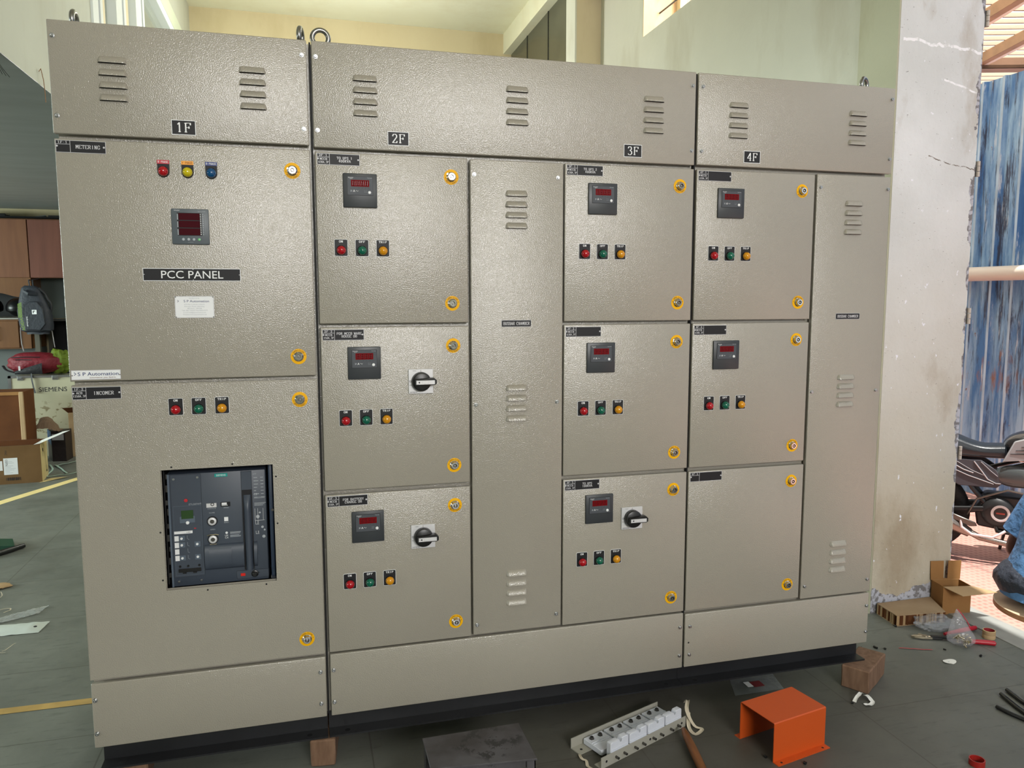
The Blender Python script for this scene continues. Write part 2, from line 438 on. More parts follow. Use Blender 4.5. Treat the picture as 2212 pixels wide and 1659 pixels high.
# slab-serif stroke letters on a 4 x 6 grid; '|' separates strokes, trailing s marks a serif at that point
GL = {
'A': '0,0s 2,6 4,0s|0.9,2 3.1,2', 'B': '0.5,0s 0.5,6s|0.5,6 2.8,6 3.5,5.3 3.5,3.9 2.8,3.2 0.5,3.2|2.8,3.2 3.8,2.4 3.8,0.9 2.9,0 0.5,0',
'C': '3.8,4.3 3.6,5.4 2.5,6 1.4,6 0.3,4.8 0.2,1.4 1.3,0 2.6,0 3.8,1', 'D': '0.5,0s 0.5,6s|0.5,6 2.6,6 3.8,4.8 3.8,1.2 2.6,0 0.5,0',
'E': '0.5,0s 0.5,6s|0.5,6 3.7,6 3.7,4.9|0.5,3.1 2.7,3.1|0.5,0 3.8,0 3.8,1.2', 'F': '0.7,0s 0.7,6s|0.7,6 3.8,6 3.8,4.8|0.7,3.1 2.8,3.1 2.8,3.7|2.8,3.1 2.8,2.5',
'G': '3.7,4.6 3.4,5.6 2.5,6 1.4,6 0.3,4.8 0.2,1.3 1.3,0 2.6,0 3.6,0.7 3.6,2.6s', 'H': '0.6,0s 0.6,6s|3.4,0s 3.4,6s|0.6,3 3.4,3', 'I': '2,0s 2,6s',
'K': '0.6,0s 0.6,6s|3.6,6s 0.6,2.6|1.6,3.5 3.7,0s', 'L': '0.6,0s 0.6,6s|0.6,0 3.7,0 3.7,1.3', 'M': '0.3,0s 0.4,6s 2,2 3.6,6s 3.7,0s', 'N': '0.6,0s 0.6,6s 3.4,0 3.4,6s',
'O': '1.3,0 0.2,1.4 0.2,4.6 1.3,6 2.7,6 3.8,4.6 3.8,1.4 2.7,0 1.3,0', 'P': '0.6,0s 0.6,6s|0.6,6 2.8,6 3.7,5.2 3.7,3.7 2.8,2.9 0.6,2.9',
'R': '0.5,0s 0.5,6s|0.5,6 2.7,6 3.5,5.3 3.5,3.9 2.7,3.1 0.5,3.1|2.2,3.1 3.8,0s', 'S': '3.5,4.5 3.3,5.6 2.4,6 1.4,6 0.5,5.3 0.5,4.1 1.2,3.4 2.8,2.8 3.6,2 3.6,0.8 2.7,0 1.4,0 0.5,0.5 0.4,1.6',
'T': '2,0s 2,6|0.2,4.8 0.2,6 3.8,6 3.8,4.8', 'U': '0.5,6s 0.5,1.2 1.4,0 2.6,0 3.5,1.2 3.5,6s', 'V': '0,6s 2,0 4,6s', 'W': '0,6s 1,0 2,4.6 3,0 4,6s', 'Y': '0.1,6s 2,3 3.9,6s|2,3 2,0s',
'0': '1.4,0 0.5,1.4 0.5,4.6 1.4,6 2.6,6 3.5,4.6 3.5,1.4 2.6,0 1.4,0', '1': '0.9,4.9 2,6 2,0s', '2': '0.5,4.6 0.8,5.6 1.6,6 2.6,6 3.4,5.2 3.4,4 0.4,0.1 3.4,0.1 3.7,1.2',
'3': '0.5,4.9 1.2,6 2.6,6 3.3,5.2 3.2,3.9 2,3.2 3.5,2.4 3.6,1 2.6,0 1.3,0 0.5,0.7', '4': '2.9,0s 2.9,6 0.3,1.9 3.8,1.9', '5': '3.4,6 1,6 0.7,3.4 2.4,3.7 3.5,2.7 3.5,1 2.5,0 1.2,0 0.4,0.8',
'6': '3.4,5.4 2.4,6 1.4,5.6 0.6,4 0.5,1.5 1.3,0 2.7,0 3.6,1.2 3.4,2.7 2.4,3.3 0.8,2.6', '-': '0.8,2.9 3.2,2.9', ',': '2.1,0.5 1.7,-1', '.': '1.8,0.2 2.2,0.2', '/': '0.6,0 3.4,6',
}
def serif(txt, thick=1.0):
    polys = []; x0 = 0.0
    def bar(a, b):
        dx, dy = b[0] - a[0], b[1] - a[1]; L = math.hypot(dx, dy) or 1
        wd = (0.42 + 0.62 * abs(dy) / L) * thick / 2
        nx, ny = -dy / L * wd, dx / L * wd; ex, ey = dx / L * 0.12, dy / L * 0.12
        polys.append([(a[0] - nx - ex, a[1] - ny - ey), (b[0] - nx + ex, b[1] - ny + ey), (b[0] + nx + ex, b[1] + ny + ey), (a[0] + nx - ex, a[1] + ny - ey)])
    for ch in txt:
        if ch == ' ': x0 += 4.4; continue
        for st in GL[ch].split('|'):
            pts = []
            for tk in st.split():
                sf = tk.endswith('s'); u, v = tk.rstrip('s').split(','); p = (float(u) + x0, float(v)); pts.append(p)
                if sf:
                    yy = 0.2 if p[1] < 3 else 5.8
                    if ch == 'G': yy = p[1]
                    polys.append([(p[0] - 0.85, yy - 0.2), (p[0] + 0.85, yy - 0.2), (p[0] + 0.85, yy + 0.2), (p[0] - 0.85, yy + 0.2)])
            for a, b in zip(pts, pts[1:]): bar(a, b)
        x0 += 5.35
    return polys, x0 - 1.35, 6.0

def curve(P, n=6, it=3):
    P = [Vector(p) for p in P]; Q = []
    for a, b in zip(P, P[1:]): Q += [a.lerp(b, i / n) for i in range(n)]
    Q.append(P[-1])
    for _ in range(it * n): Q = [Q[0]] + [(Q[j - 1] + Q[j] * 2 + Q[j + 1]) / 4 for j in range(1, len(Q) - 1)] + [Q[-1]]
    return Q
def front(cx, cz, y): return lambda u, v: (cx + u, y, cz + v)

# ================================================================== the switchboard
# prototypes ---------------------------------------------------------
mb = MB(); mb.lathe((0, 0, 0), (0, -1, 0), [(0.0062, -0.0005), (0.0062, 0.0012), (0.0048, 0.0013), (0.0048, 0.0048), (0.0038, 0.0055), (0.002, 0.0055), (0.002, 0.004)], 12)
SCREW = proto(mb, 'screw', [STEEL])
# louvre group of four
mb = MB()
for k in range(4):
    z0 = -0.032 * k
    def fn(u, v):
        x = (u - 0.5) * 0.070
        e = min(1.0, (1 - abs(2 * u - 1)) / 0.22); e = math.sqrt(max(0, 1 - (1 - e) ** 2))
        top = 0.0175 * (0.35 + 0.65 * e)
        return (x, -0.0098 * e * max(0, math.sin(PI / 2 * (1 - v))) ** 0.8 - 0.0003, z0 + v * top)
    mb.grid(fn, 19, 8)
    mb.face([(-0.034, -0.0002, z0), (0.034, -0.0002, z0), (0.034, -0.0002, z0 + 0.004), (-0.034, -0.0002, z0 + 0.004)], 1)
    mb.face([(-0.0335, -0.0004, z0 + 0.0006), (-0.026, -0.0094, z0 + 0.0006), (0.026, -0.0094, z0 + 0.0006), (0.0335, -0.0004, z0 + 0.0006)], 1)
LOUVRE = proto(mb, 'ventilation_louvres', [PAINT, DARK], angle=0.9)
# lamp lens: collar and dome
def lens_proto(col):
    mb = MB()
    r = 0.0125
    mb.lathe((0, 0, 0), (0, -1, 0), [(0.0142, 0, 1), (0.0142, 0.005, 1), (0.0130, 0.007, 1), (0.0127, 0.0075, 0)] + [(r * math.cos(a), 0.0085 + r * 0.85 * math.sin(a), 0) for a in [i * PI / 2 / 7 for i in range(8)]], 24)
    return proto(mb, col + '_lamp', [LENS[col], BLKPL])
LAMP = {c: lens_proto(c) for c in LENS}
# ON/OFF/TRIP legend plates
def rrect(w_, h_, r, n=4):
    pts = []
    for cx, cy, a0 in ((w_ / 2 - r, h_ / 2 - r, 0), (-w_ / 2 + r, h_ / 2 - r, 90), (-w_ / 2 + r, -h_ / 2 + r, 180), (w_ / 2 - r, -h_ / 2 + r, 270)):
        for i in range(n + 1):
            a = math.radians(a0 + 90 * i / n); pts.append((cx + r * math.cos(a), cy + r * math.sin(a)))
    return pts
F0 = lambda u, v, w_: (u, -w_, v)
def legend(txt):
    mb = MB()
    mb.prism(rrect(0.0385, 0.0485, 0.004), F0, 0, 0.0012, 1)
    mb.prism(rrect(0.0365, 0.0465, 0.003), F0, 0.0012, 0.0016, 0)
    mb.text(txt, front(0, 0.0178, -0.0018), 0.0058, 1, font='serif', sx=1.15, thick=1.2)
    return proto(mb, 'legend_plate', [BLACK, WHITE])
LEG = {t: legend(t) for t in ('ON', 'OFF', 'TRIP')}
def phase(txt, c, ink):
    mb = MB()
    pts = [(-0.0152, 0.030), (-0.0152, 0)] + [(0.0152 * math.cos(a), 0.0152 * math.sin(a)) for a in [PI + i * PI / 10 for i in range(11)]] + [(0.0152, 0.030)]
    mb.prism(pts, F0, 0, 0.0014, 0)
    mb.face([(-0.0154, -0.0016, 0.0205), (0.0154, -0.0016, 0.0205), (0.0154, -0.0016, 0.0305), (-0.0154, -0.0016, 0.0305)], 1)
    mb.text(txt, front(0, 0.0256, -0.0018), 0.0052, 2, font='serif', sx=0.82)
    return proto(mb, 'legend_plate', [BLACK, c, ink])
PH = [phase('R-PHASE', mat('red_label', (190, 24, 50), 0.4), WHITE), phase('Y-PHASE', mat('amber_label', (240, 160, 40), 0.4), mat('brown_text', (110, 60, 20), 0.6)), phase('B-PHASE', mat('blue_label', (34, 52, 120), 0.4), WHITE)]
# quarter-turn lock and its yellow sticker
mb = MB()
mb.lathe((0, 0, 0), (0, -1, 0), [(0.0142, 0), (0.0142, 0.002), (0.0118, 0.0045), (0.0112, 0.0105), (0.0098, 0.012), (0.0062, 0.012), (0.0062, 0.0065, 1), (0.0001, 0.0065, 1)], 24, cap1=False)
mb.box(-0.0022, 0.0022, -0.0115, -0.006, -0.0022, 0.0022)
mb.box(-0.0155, -0.0105, -0.003, 0, -0.0025, 0.0025)
LOCK = proto(mb, 'quarter_turn_lock', [CHROME, DSTEEL])
def sticker(flip):
    mb = MB()
    mb.lathe((0, 0, 0), (0, -1, 0), [(0.0222, 0, 1), (0.0222, 0.0006, 1), (0.0213, 0.0007, 0), (0.0005, 0.0007, 0)], 36)
    s = -1 if flip else 1
    for txt, a0 in (('OPEN', 120), ('CLOSE', 60)):
        polys, wd, ht = sans(txt, 0.02)
        k = 0.0042 / ht
        for p in polys:
            q = []
            for x, y in p:
                a = math.radians(a0) - (x - wd / 2) * k / 0.0180
                rr = 0.0160 + y * k
                q.append((rr * math.cos(a), -0.0010, s * rr * math.sin(a)))
            if flip: q = [(-x, y, z) for x, y, z in q]
            try: mb.face(q, 1)
            except ValueError: pass
    for sg in (-1, 1):
        for t in range(5):
            a = math.radians(90 + sg * (66 + t * 4)); a2 = math.radians(90 + sg * (69 + t * 4))
            w_ = 0.0004 + 0.00035 * t
            mb.face([((0.0178 - w_) * math.cos(a), -0.001, s * (0.0178 - w_) * math.sin(a)), ((0.0178 + w_) * math.cos(a), -0.001, s * (0.0178 + w_) * math.sin(a)), (0.0178 * math.cos(a2), -0.001, s * 0.0178 * math.sin(a2))], 1)
    return proto(mb, 'lock_sticker', [YEL, DKBRN])
STK = {False: sticker(False), True: sticker(True)}
# ammeter 96 x 96
mb = MB()
mb.box(-0.048, 0.048, -0.008, 0, -0.048, 0.048, 0, 0.0025, 2)
mb.box(-0.0368, 0.0368, -0.0088, -0.008, -0.0142, 0.0392, 2)
mb.box(-0.0358, 0.0358, -0.0094, -0.008, -0.0132, 0.0382, 1)
for i in range(4): mb.face([(-0.004 + i * 0.0092, -0.0096, 0.0062), (-0.0022 + i * 0.0092, -0.0096, 0.0062), (-0.0031 + i * 0.0092, -0.0096, 0.0082)], 2)
mb.text('Schneider', front(-0.0335, 0.0357, -0.0096), 0.0026, 3, 'L'); mb.text('Electric', front(-0.0290, 0.0325, -0.0096), 0.0018, 3, 'L')
mb.text('EasyLogic', front(0.0335, 0.0357, -0.0096), 0.0023, 4, 'R')
mb.text('3', front(-0.0283, -0.0020, -0.0096), 0.0050, 4, 'L'); mb.text('A', front(-0.0205, -0.0018, -0.0096), 0.0062, 3, 'L', 0.01)
mb.tube([(-0.0250, -0.0096, -0.0045), (-0.0235, -0.0096, 0.0010)], 0.00035, 4, 4); mb.torus((-0.0243, -0.0096, -0.0018), (0, 1, 0), 0.0017, 0.00035, 12, 4, 4)
mb.tube([(-0.0125 + t * 0.0009, -0.0096, -0.0018 + 0.0013 * math.sin(t * PI / 3.5)) for t in range(9)], 0.0004, 4, 3)
for z in (-0.0005, -0.0045):
    for x in (0.012, 0.0165): mb.tube([(x - 0.0015, -0.0096, z - 0.0008), (x, -0.0096, z + 0.0006), (x + 0.0015, -0.0096, z - 0.0008)], 0.0003, 4, 4)
AMM = proto(mb, 'ammeter', [METERM, METERF, BLACK, WHITE, GREYPR])
mb = MB(); mb.box(-0.0257, 0.0257, -0.0098, -0.008, 0.0105, 0.0292, 0)
for d in range(4):
    x = -0.0212 + d * 0.0118
    for (a, b) in (((0, 0), (0, 6)), ((0, 6), (0, 12)), ((6, 0), (6, 6)), ((6, 6), (6, 12)), ((0, 0), (6, 0)), ((0, 6), (6, 6)), ((0, 12), (6, 12))):
        p = [Vector((x + q[0] * 0.001 + q[1] * 0.00008, -0.00985, 0.0138 + q[1] * 0.001)) for q in (a, b)]
        mb.tube(p, 0.0006, 4, 1)
DISP = proto(mb, 'meter_display', [REDDISP, REDDIM])
mb = MB(); mb.lathe((0.0262, -0.009, -0.0055), (0, -1, 0), [(0.0046, 0), (0.0044, 0.002), (0.0030, 0.0032), (0.0008, 0.0034)], 16)
BTN = proto(mb, 'meter_button', [WHITE])
# rotary handle
mb = MB()
mb.box(-0.0372, 0.0372, -0.006, 0, -0.0372, 0.0372, 0, 0.0012)
FR = lambda x, z: front(x, z, -0.0062)
mb.text('SIEMENS', FR(-0.034, -0.0325), 0.0042, 1, 'L', 0.015); mb.text('TRIPPED', FR(-0.0195, 0.0322), 0.0020, 1, 'C'); mb.text('RESET', FR(-0.0310, -0.0108), 0.0020, 1)
mb.box(-0.0005, 0.0005, -0.0063, -0.006, 0.0298, 0.0350, 1); mb.torus((-0.0318, -0.006, 0.0005), (0, 1, 0), 0.0026, 0.0005, 18, 4, 1)
ROTP = proto(mb, 'switch_plate', [SILVER, INK])
mb = MB()
mb.lathe((0, -0.006, 0), (0, -1, 0), [(0.0290, 0), (0.0290, 0.013), (0.0276, 0.018), (0.0240, 0.020)], 36)
P_ = lambda u, v, w_: (u, w_, v)
mb.prism([(-0.022, -0.0085), (0.037, -0.0085), (0.0430, -0.005), (0.0430, 0.006), (0.036, 0.0125), (0.024, 0.0125), (-0.022, 0.0090)], P_, -0.016, -0.040, 0, 0.001)
mb.box(-0.0185, 0.0365, -0.0408, -0.038, -0.0058, 0.0058, 1)
mb.box(-0.002, 0.019, -0.0414, -0.038, -0.0036, 0.0036, 1, 0.0006)
mb.face([(-0.0135, -0.0412, 0), (-0.008, -0.0412, -0.0032), (-0.008, -0.0412, 0.0032)], 2)
ROTH = proto(mb, 'rotary_handle', [BLKPL, SILVER, INK])

def nameplate(parent, x, z, lines, ident=None, rating=(), w_=0.119, h_=0.0315):
    """x, z: top-left corner"""
    mb = MB(); y = 0.0
    mb.box(x, x + w_, y - 0.0012, y, z - h_, z, 1)
    def cell(a, b, c, d):
        mb.box(a, b, y - 0.0015, y - 0.0012, c, d, 0)
        for t in ((a, a + 0.0006, c, d), (b - 0.0006, b, c, d), (a, b, c, c + 0.0006), (a, b, d - 0.0006, d)): pass
    e = 0.0011
    if ident is not None:
        cell(x + e, x + 0.0335, z - 0.0095, z - e); cell(x + e, x + 0.0335, z - h_ + e, z - 0.0107); cell(x + 0.0348, x + w_ - e, z - h_ + e, z - e)
        mb.text(ident, front(x + 0.0165, z - 0.0054, y - 0.0017), 0.0056, 1, font='serif', sx=1.2, thick=1.25)
        for i, t in enumerate(rating): mb.text(t, front(x + 0.0178, z - 0.0157 - i * 0.0085, y - 0.0017), 0.0056, 1, font='serif', sx=0.82 if len(t) > 6 else 1.05, thick=1.25)
        cx = x + 0.0348 + (w_ - 0.036) / 2
        if len(lines) == 1: mb.text(lines[0], front(cx, z - h_ / 2, y - 0.0017), 0.0092, 1, font='serif', sx=0.9, thick=1.15)
        else:
            for i, t in enumerate(lines): mb.text(t, front(cx, z - 0.0118 - i * 0.0082, y - 0.0017), 0.0068, 1, font='serif', sx=0.95, thick=1.25)
        for sx_ in (x + 0.003, x + w_ - 0.0045): mb.lathe((sx_, y - 0.0015, z - h_ / 2 + 0.0005), (0, -1, 0), [(0.0026, 0, 1), (0.0024, 0.0009, 1), (0.0010, 0.0010, 1)], 12)
    else:
        cell(x + e, x + w_ - e, z - h_ + e, z - e)
        mb.text(lines[0], front(x + w_ / 2, z - h_ / 2, y - 0.0017), h_ * 0.43, 1, font='serif', sx=0.76, thick=1.25)
    return mb.build('nameplate', [BLACK, PLATEBORDER], parent)

def feeder_number(parent, txt, cx):
    mb = MB(); z = 1.8885
    mb.box(cx - 0.0308, cx + 0.0308, -0.0014, 0, z - 0.0197, z + 0.0197, 1)
    mb.box(cx - 0.0290, cx + 0.0290, -0.0018, -0.0014, z - 0.0179, z + 0.0179, 0)
    mb.text(txt, front(cx, z, -0.0020), 0.0245, 1, font='serif', sx=0.95, thick=0.85)
    return mb.build('feeder_number_plate', [BLACK, WHITE], parent)

def lamps(door, xs, z, plates=('ON', 'OFF', 'TRIP'), cols=('red', 'green', 'amber')):
    for x, t, c in zip(xs, plates, cols):
        place(LEG[t], 'legend_plate', door, (x, 0, z + 0.0077)); place(LAMP[c], 'indicator_lamp', door, (x, -0.0012, z))
def lock(par, x, z, flip):
    place(STK[flip], 'lock_sticker', par, (x, 0, z)); place(LOCK, 'quarter_turn_lock', par, (x, -0.0006, z), (0, random.uniform(0, 1.2), 0))
def screws(par, pts):
    for x, z in pts: place(SCREW, 'screw', par, (x, 0, z))
def ammeter(door, x, z):
    place(AMM, 'ammeter', door, (x, 0, z)); place(DISP, 'meter_display', door, (x, 0, z)); place(BTN, 'meter_button', door, (x, 0, z))
def rotary(door, x, z):
    place(ROTP, 'switch_plate', door, (x, 0, z)); place(ROTH, 'rotary_handle', door, (x, 0, z))

def sheet(name, par, x0, x1, z0, z1, label=None):
    mb = MB(); mb.box(x0, x1, 0, 0.018, z0, z1, 0, 0.0028, 3)
    return mb.build(name, [PAINT], par, (x0, 0, z0), label)
DEPTH = 0.62
BASEZ = 0.085
def cabinet(label, x0, x1):
    t = thing('switchboard_cabinet', label, 'electrical cabinet', ((x0 + x1) / 2, 0.3, BASEZ))
    return t
def carcass(t, x0, x1, hole=None):
    mb = MB()
    a, b = x0 + 0.003, x1 - 0.003
    if not hole: mb.box(a, b, 0.026, DEPTH, 0.158, 2.140, 0, 0.002)
    else:
        hx0, hx1, hz0, hz1 = hole
        mb.box(a, b, 0.45, DEPTH, 0.158, 2.140)
        mb.box(a, b, 0.026, 0.45, 0.158, hz0); mb.box(a, b, 0.026, 0.45, hz1, 2.140)
        mb.box(a, hx0, 0.026, 0.45, hz0, hz1); mb.box(hx1, b, 0.026, 0.45, hz0, hz1)
        for q in ((hx0, hx0 + 0.002, 0.03, 0.45, hz0, hz1), (hx1 - 0.002, hx1, 0.03, 0.45, hz0, hz1), (hx0, hx1, 0.448, 0.45, hz0, hz1), (hx0, hx1, 0.03, 0.45, hz0, hz0 + 0.002), (hx0, hx1, 0.03, 0.45, hz1 - 0.002, hz1)): mb.box(*q, m=1)
    mb.build('cabinet_body', [PAINT, DARK], t)
def base(t, x0, x1):
    mb = MB()
    mb.box(x0, x1, 0.048, 0.052, 0.0905, 0.158); mb.box(x0, x1, 0.0, 0.052, BASEZ, 0.0905)
    for x in (x0 + 0.055, x1 - 0.055):
        mb.lathe((x, 0.022, 0.0906), (0, 0, 1), [(0.008, 0, 1), (0.0079, 0.0002, 1)], 16)
    mb.build('base_channel', [BLKPAINT, DARK], t)
    mb = MB(); mb.box(x0, x1, DEPTH - 0.05, DEPTH, BASEZ, 0.158); mb.build('rear_channel', [BLKPAINT], t)
def gasket(t, x):
    mb = MB(); mb.box(x - 0.0022, x + 0.0022, 0.012, 0.0262, 0.158, 2.141); mb.build('gasket', [DARK], t)

EYE = MB()
EYE.torus((0, 0, 0.034), (0, 1, 0), 0.0225, 0.0072, 32, 12); EYE.lathe((0, 0, 0), (0, 0, 1), [(0.017, 0), (0.017, 0.006), (0.011, 0.010), (0.008, 0.016)], 20)
EYE = proto(EYE, 'lifting_eye', [mat('forged_steel', (150, 150, 148), 0.25, 1.0)])

# ---- section 1 (incomer)
c1 = cabinet('left grey switchboard cabinet marked 1F holding the air circuit breaker', 0, 0.643)
carcass(c1, 0.0, 0.651, (0.17, 0.55, 0.57, 0.98)); base(c1, 0.012, 0.6475)
tc = sheet('top_cover', c1, -0.003, 0.642, 1.858, 2.143)
screws(tc, [(0.009, 2.103), (0.009, 1.903), (0.6285, 2.102), (0.6285, 1.902)])
place(LOUVRE, 'ventilation_louvres', tc, (0.1465, 0, 2.043)); place(LOUVRE, 'ventilation_louvres', tc, (0.4965, 0, 2.043))
feeder_number(tc, '1F', 0.3145)
d = sheet('door', c1, -0.002, 0.643, 1.206, 1.845)
nameplate(d, 0.001, 1.8412, ['METERING'], '1F-1', ())
for x, c, p in ((0.2585, 'red', 0), (0.3195, 'yellow', 1), (0.3800, 'blue', 2)):
    place(PH[p], 'legend_plate', d, (x, 0, 1.770)); place(LAMP[c], 'indicator_lamp', d, (x, -0.0012, 1.770))
lock(d, 0.594, 1.786, True); lock(d, 0.595, 1.262, False)
# power meter
mb = MB(); PX, PZ = 0.3205, 1.6245
mb.box(PX - 0.048, PX + 0.048, -0.007, 0, PZ - 0.048, PZ + 0.048, 0, 0.003, 2)
mb.box(PX - 0.033, PX + 0.030, -0.0078, -0.007, PZ - 0.0245, PZ + 0.0370, 1)
mb.text('Schneider', front(PX - 0.040, PZ + 0.0435, -0.0072), 0.0026, 2, 'L'); mb.text('EasyLogic PM2000', front(PX + 0.040, PZ + 0.0415, -0.0072), 0.0018, 3, 'R')
for i in range(12):
    zz = PZ + 0.0335 - i * 0.00495
    mb.box(PX + 0.0260, PX + 0.0282, -0.0082, -0.0078, zz - 0.0011, zz + 0.0014, 2); mb.box(PX + 0.0315, PX + 0.0345, -0.0073, -0.007, zz - 0.0006, zz + 0.0008, 3)
mb.box(PX + 0.0385, PX + 0.0388, -0.0073, -0.007, PZ - 0.022, PZ + 0.033, 3)
for i in range(3): mb.box(PX - 0.0325, PX - 0.0305, -0.0082, -0.0078, PZ + 0.018 - i * 0.0205, PZ + 0.034 - i * 0.0205, 3)
mb.box(PX - 0.008, PX + 0.006, -0.0073, -0.007, PZ - 0.0425, PZ - 0.0421, 3)
mb.build('power_meter', [PMBODY, BLACK, WHITE, GREYPR], d)
for i in range(3):
    mb = MB(); z1 = PZ + 0.0355 - i * 0.0203
    mb.box(PX - 0.0285, PX + 0.0248, -0.0084, -0.0078, z1 - 0.0178, z1); mb.build('meter_display', [DREDDISP], d)
for i in range(4):
    mb = MB(); mb.lathe((PX - 0.0190 + i * 0.0135, -0.007, PZ - 0.0345), (0, -1, 0), [(0.0038, 0), (0.0034, 0.0016), (0.0015, 0.0022)], 14)
    mb.build('meter_button', [mat('green_key', (120, 190, 130), 0.4) if i == 3 else GREYPR], d)
# PCC PANEL plate
mb = MB(); mb.box(0.1935, 0.4455, -0.0014, 0, 1.4770, 1.5115, 1); mb.box(0.1950, 0.4440, -0.0018, -0.0014, 1.4785, 1.5100, 0)
mb.text('PCC PANEL', front(0.3195, 1.4945, -0.002), 0.0205, 1, bold=0.004, sx=1.06)
for x, z in ((0.1968, 1.4945), (0.4422, 1.4945), (0.3215, 1.5085), (0.3215, 1.4800)): mb.box(x - 0.0013, x + 0.0013, -0.002, -0.0018, z - 0.0006, z + 0.0006, 1)
mb.build('nameplate', [BLACK, WHITE], d)
# maker's plate
mb = MB(); mb.box(0.2705, 0.3720, -0.0012, 0, 1.3755, 1.4355, 1); mb.box(0.2722, 0.3703, -0.0016, -0.0012, 1.3772, 1.4338, 0)
def chev(x, z, s):
    mb.tube([(x, -0.0019, z + s), (x + s * 1.3, -0.0019, z), (x, -0.0019, z - s)], s * 0.22, 4, 3)
mb.text('Manufactured By', front(0.3210, 1.4298, -0.0018), 0.0028, 2)
chev(0.2775, 1.4218, 0.0026); mb.text('S P Automation', front(0.3265, 1.4218, -0.0018), 0.0062, 3, bold=0.012, sx=1.16)
for i, t in enumerate(('CTS No.1119/2 & 1120/2/2,', 'Khanapur Road, Udyambag,', 'BELGAVI - 590 008', 'Telfx: 0831 2443357 Mob:9845443379', 'E-mail:mail@spautomation.net', 'Website:www.spautomation.net')):
    mb.text(t, front(0.3212, 1.4128 - i * 0.0056, -0.0018), 0.0031, 2, sx=1.05 if i < 3 or i > 3 else 0.95)
for x in (0.2728, 0.3697):
    for z in (1.3778, 1.4332): mb.lathe((x, -0.0014, z), (0, -1, 0), [(0.0019, 0, 4), (0.0016, 0.0014, 4)], 10)
mb.build('maker_plate', [WHITE, PLATEBORDER, GREYPR, NAVY, DSTEEL], d)
mb = MB(); mb.box(0.0028, 0.1245, -0.0012, 0, 1.2105, 1.2365, 1); mb.box(0.0042, 0.1231, -0.0016, -0.0012, 1.2119, 1.2351, 0)
chev(0.0100, 1.2268, 0.0038); mb.text('S P Automation', front(0.0690, 1.2262, -0.0018), 0.0092, 2, bold=0.014, sx=1.2); mb.text('automation you desire.', front(0.0800, 1.2165, -0.0018), 0.0045, 3, bold=0.008, sx=1.08)
mb.bm.faces.ensure_lookup_table()
for f in mb.bm.faces:
    if f.material_index == 3 and f.calc_center_median().z > 1.222: f.material_index = 2
for x in (0.0052, 0.1222): mb.lathe((x, -0.0014, 1.2225), (0, -1, 0), [(0.0016, 0, 4), (0.0014, 0.001, 4)], 10)
mb.build('maker_plate', [WHITE, PLATEBORDER, NAVY, BROWNINK, DSTEEL], d)

# incomer door with the breaker cut-out
mb = MB()
X0, X1, Z0, Z1, hx0, hx1, hz0, hz1 = 0.0, 0.645, 0.357, 1.195, 0.2110, 0.5125, 0.6000, 0.9495
for y in (0.0, 0.018):
    o_ = [(X0, y, Z0), (X1, y, Z0), (X1, y, Z1), (X0, y, Z1)]; i_ = [(hx0, y, hz0), (hx1, y, hz0), (hx1, y, hz1), (hx0, y, hz1)]
    for k in range(4):
        q = [o_[k], o_[(k + 1) % 4], i_[(k + 1) % 4], i_[k]]; mb.face(q if y == 0 else q[::-1])
for k in range(4):
    a, b = [(X0, Z0), (X1, Z0), (X1, Z1), (X0, Z1)][k], [(X0, Z0), (X1, Z0), (X1, Z1), (X0, Z1)][(k + 1) % 4]
    mb.face([(a[0], 0, a[1]), (a[0], 0.018, a[1]), (b[0], 0.018, b[1]), (b[0], 0, b[1])])
    a, b = [(hx0, hz0), (hx1, hz0), (hx1, hz1), (hx0, hz1)][k], [(hx0, hz0), (hx1, hz0), (hx1, hz1), (hx0, hz1)][(k + 1) % 4]
    mb.face([(b[0], 0, b[1]), (b[0], 0.002, b[1]), (a[0], 0.002, a[1]), (a[0], 0, a[1])])
bmesh.ops.remove_doubles(mb.bm, verts=mb.bm.verts, dist=1e-5)
es = [e for e in mb.bm.edges if all(abs(v.co.y) < 1e-6 and (abs(v.co.x - X0) < 1e-6 or abs(v.co.x - X1) < 1e-6 or abs(v.co.z - Z0) < 1e-6 or abs(v.co.z - Z1) < 1e-6) for v in e.verts) and e.calc_face_angle(0) > 0.5]
bmesh.ops.bevel(mb.bm, geom=es, offset=0.0028, segments=3, affect='EDGES')
for x, z in ((0.240, 0.957), (0.402, 0.957), (0.5205, 0.913), (0.5205, 0.773), (0.483, 0.592), (0.321, 0.591), (0.203, 0.631), (0.203, 0.771)):
    mb.lathe((x, -0.0003, z), (0, -1, 0), [(0.0026, -0.0002, 1), (0.0026, 0.0001, 1)], 12)
d = mb.build('door', [PAINT, DARK], c1, (X0, 0, Z0))
nameplate(d, 0.002, 1.1905, ['INCOMER'], '1F-2', ('ACB', '1250A,3P'), 0.121, 0.034)
lamps(d, (0.260, 0.320, 0.3815), 1.1205); lock(d, 0.5945, 1.137, True); lock(d, 0.5935, 0.410, False)
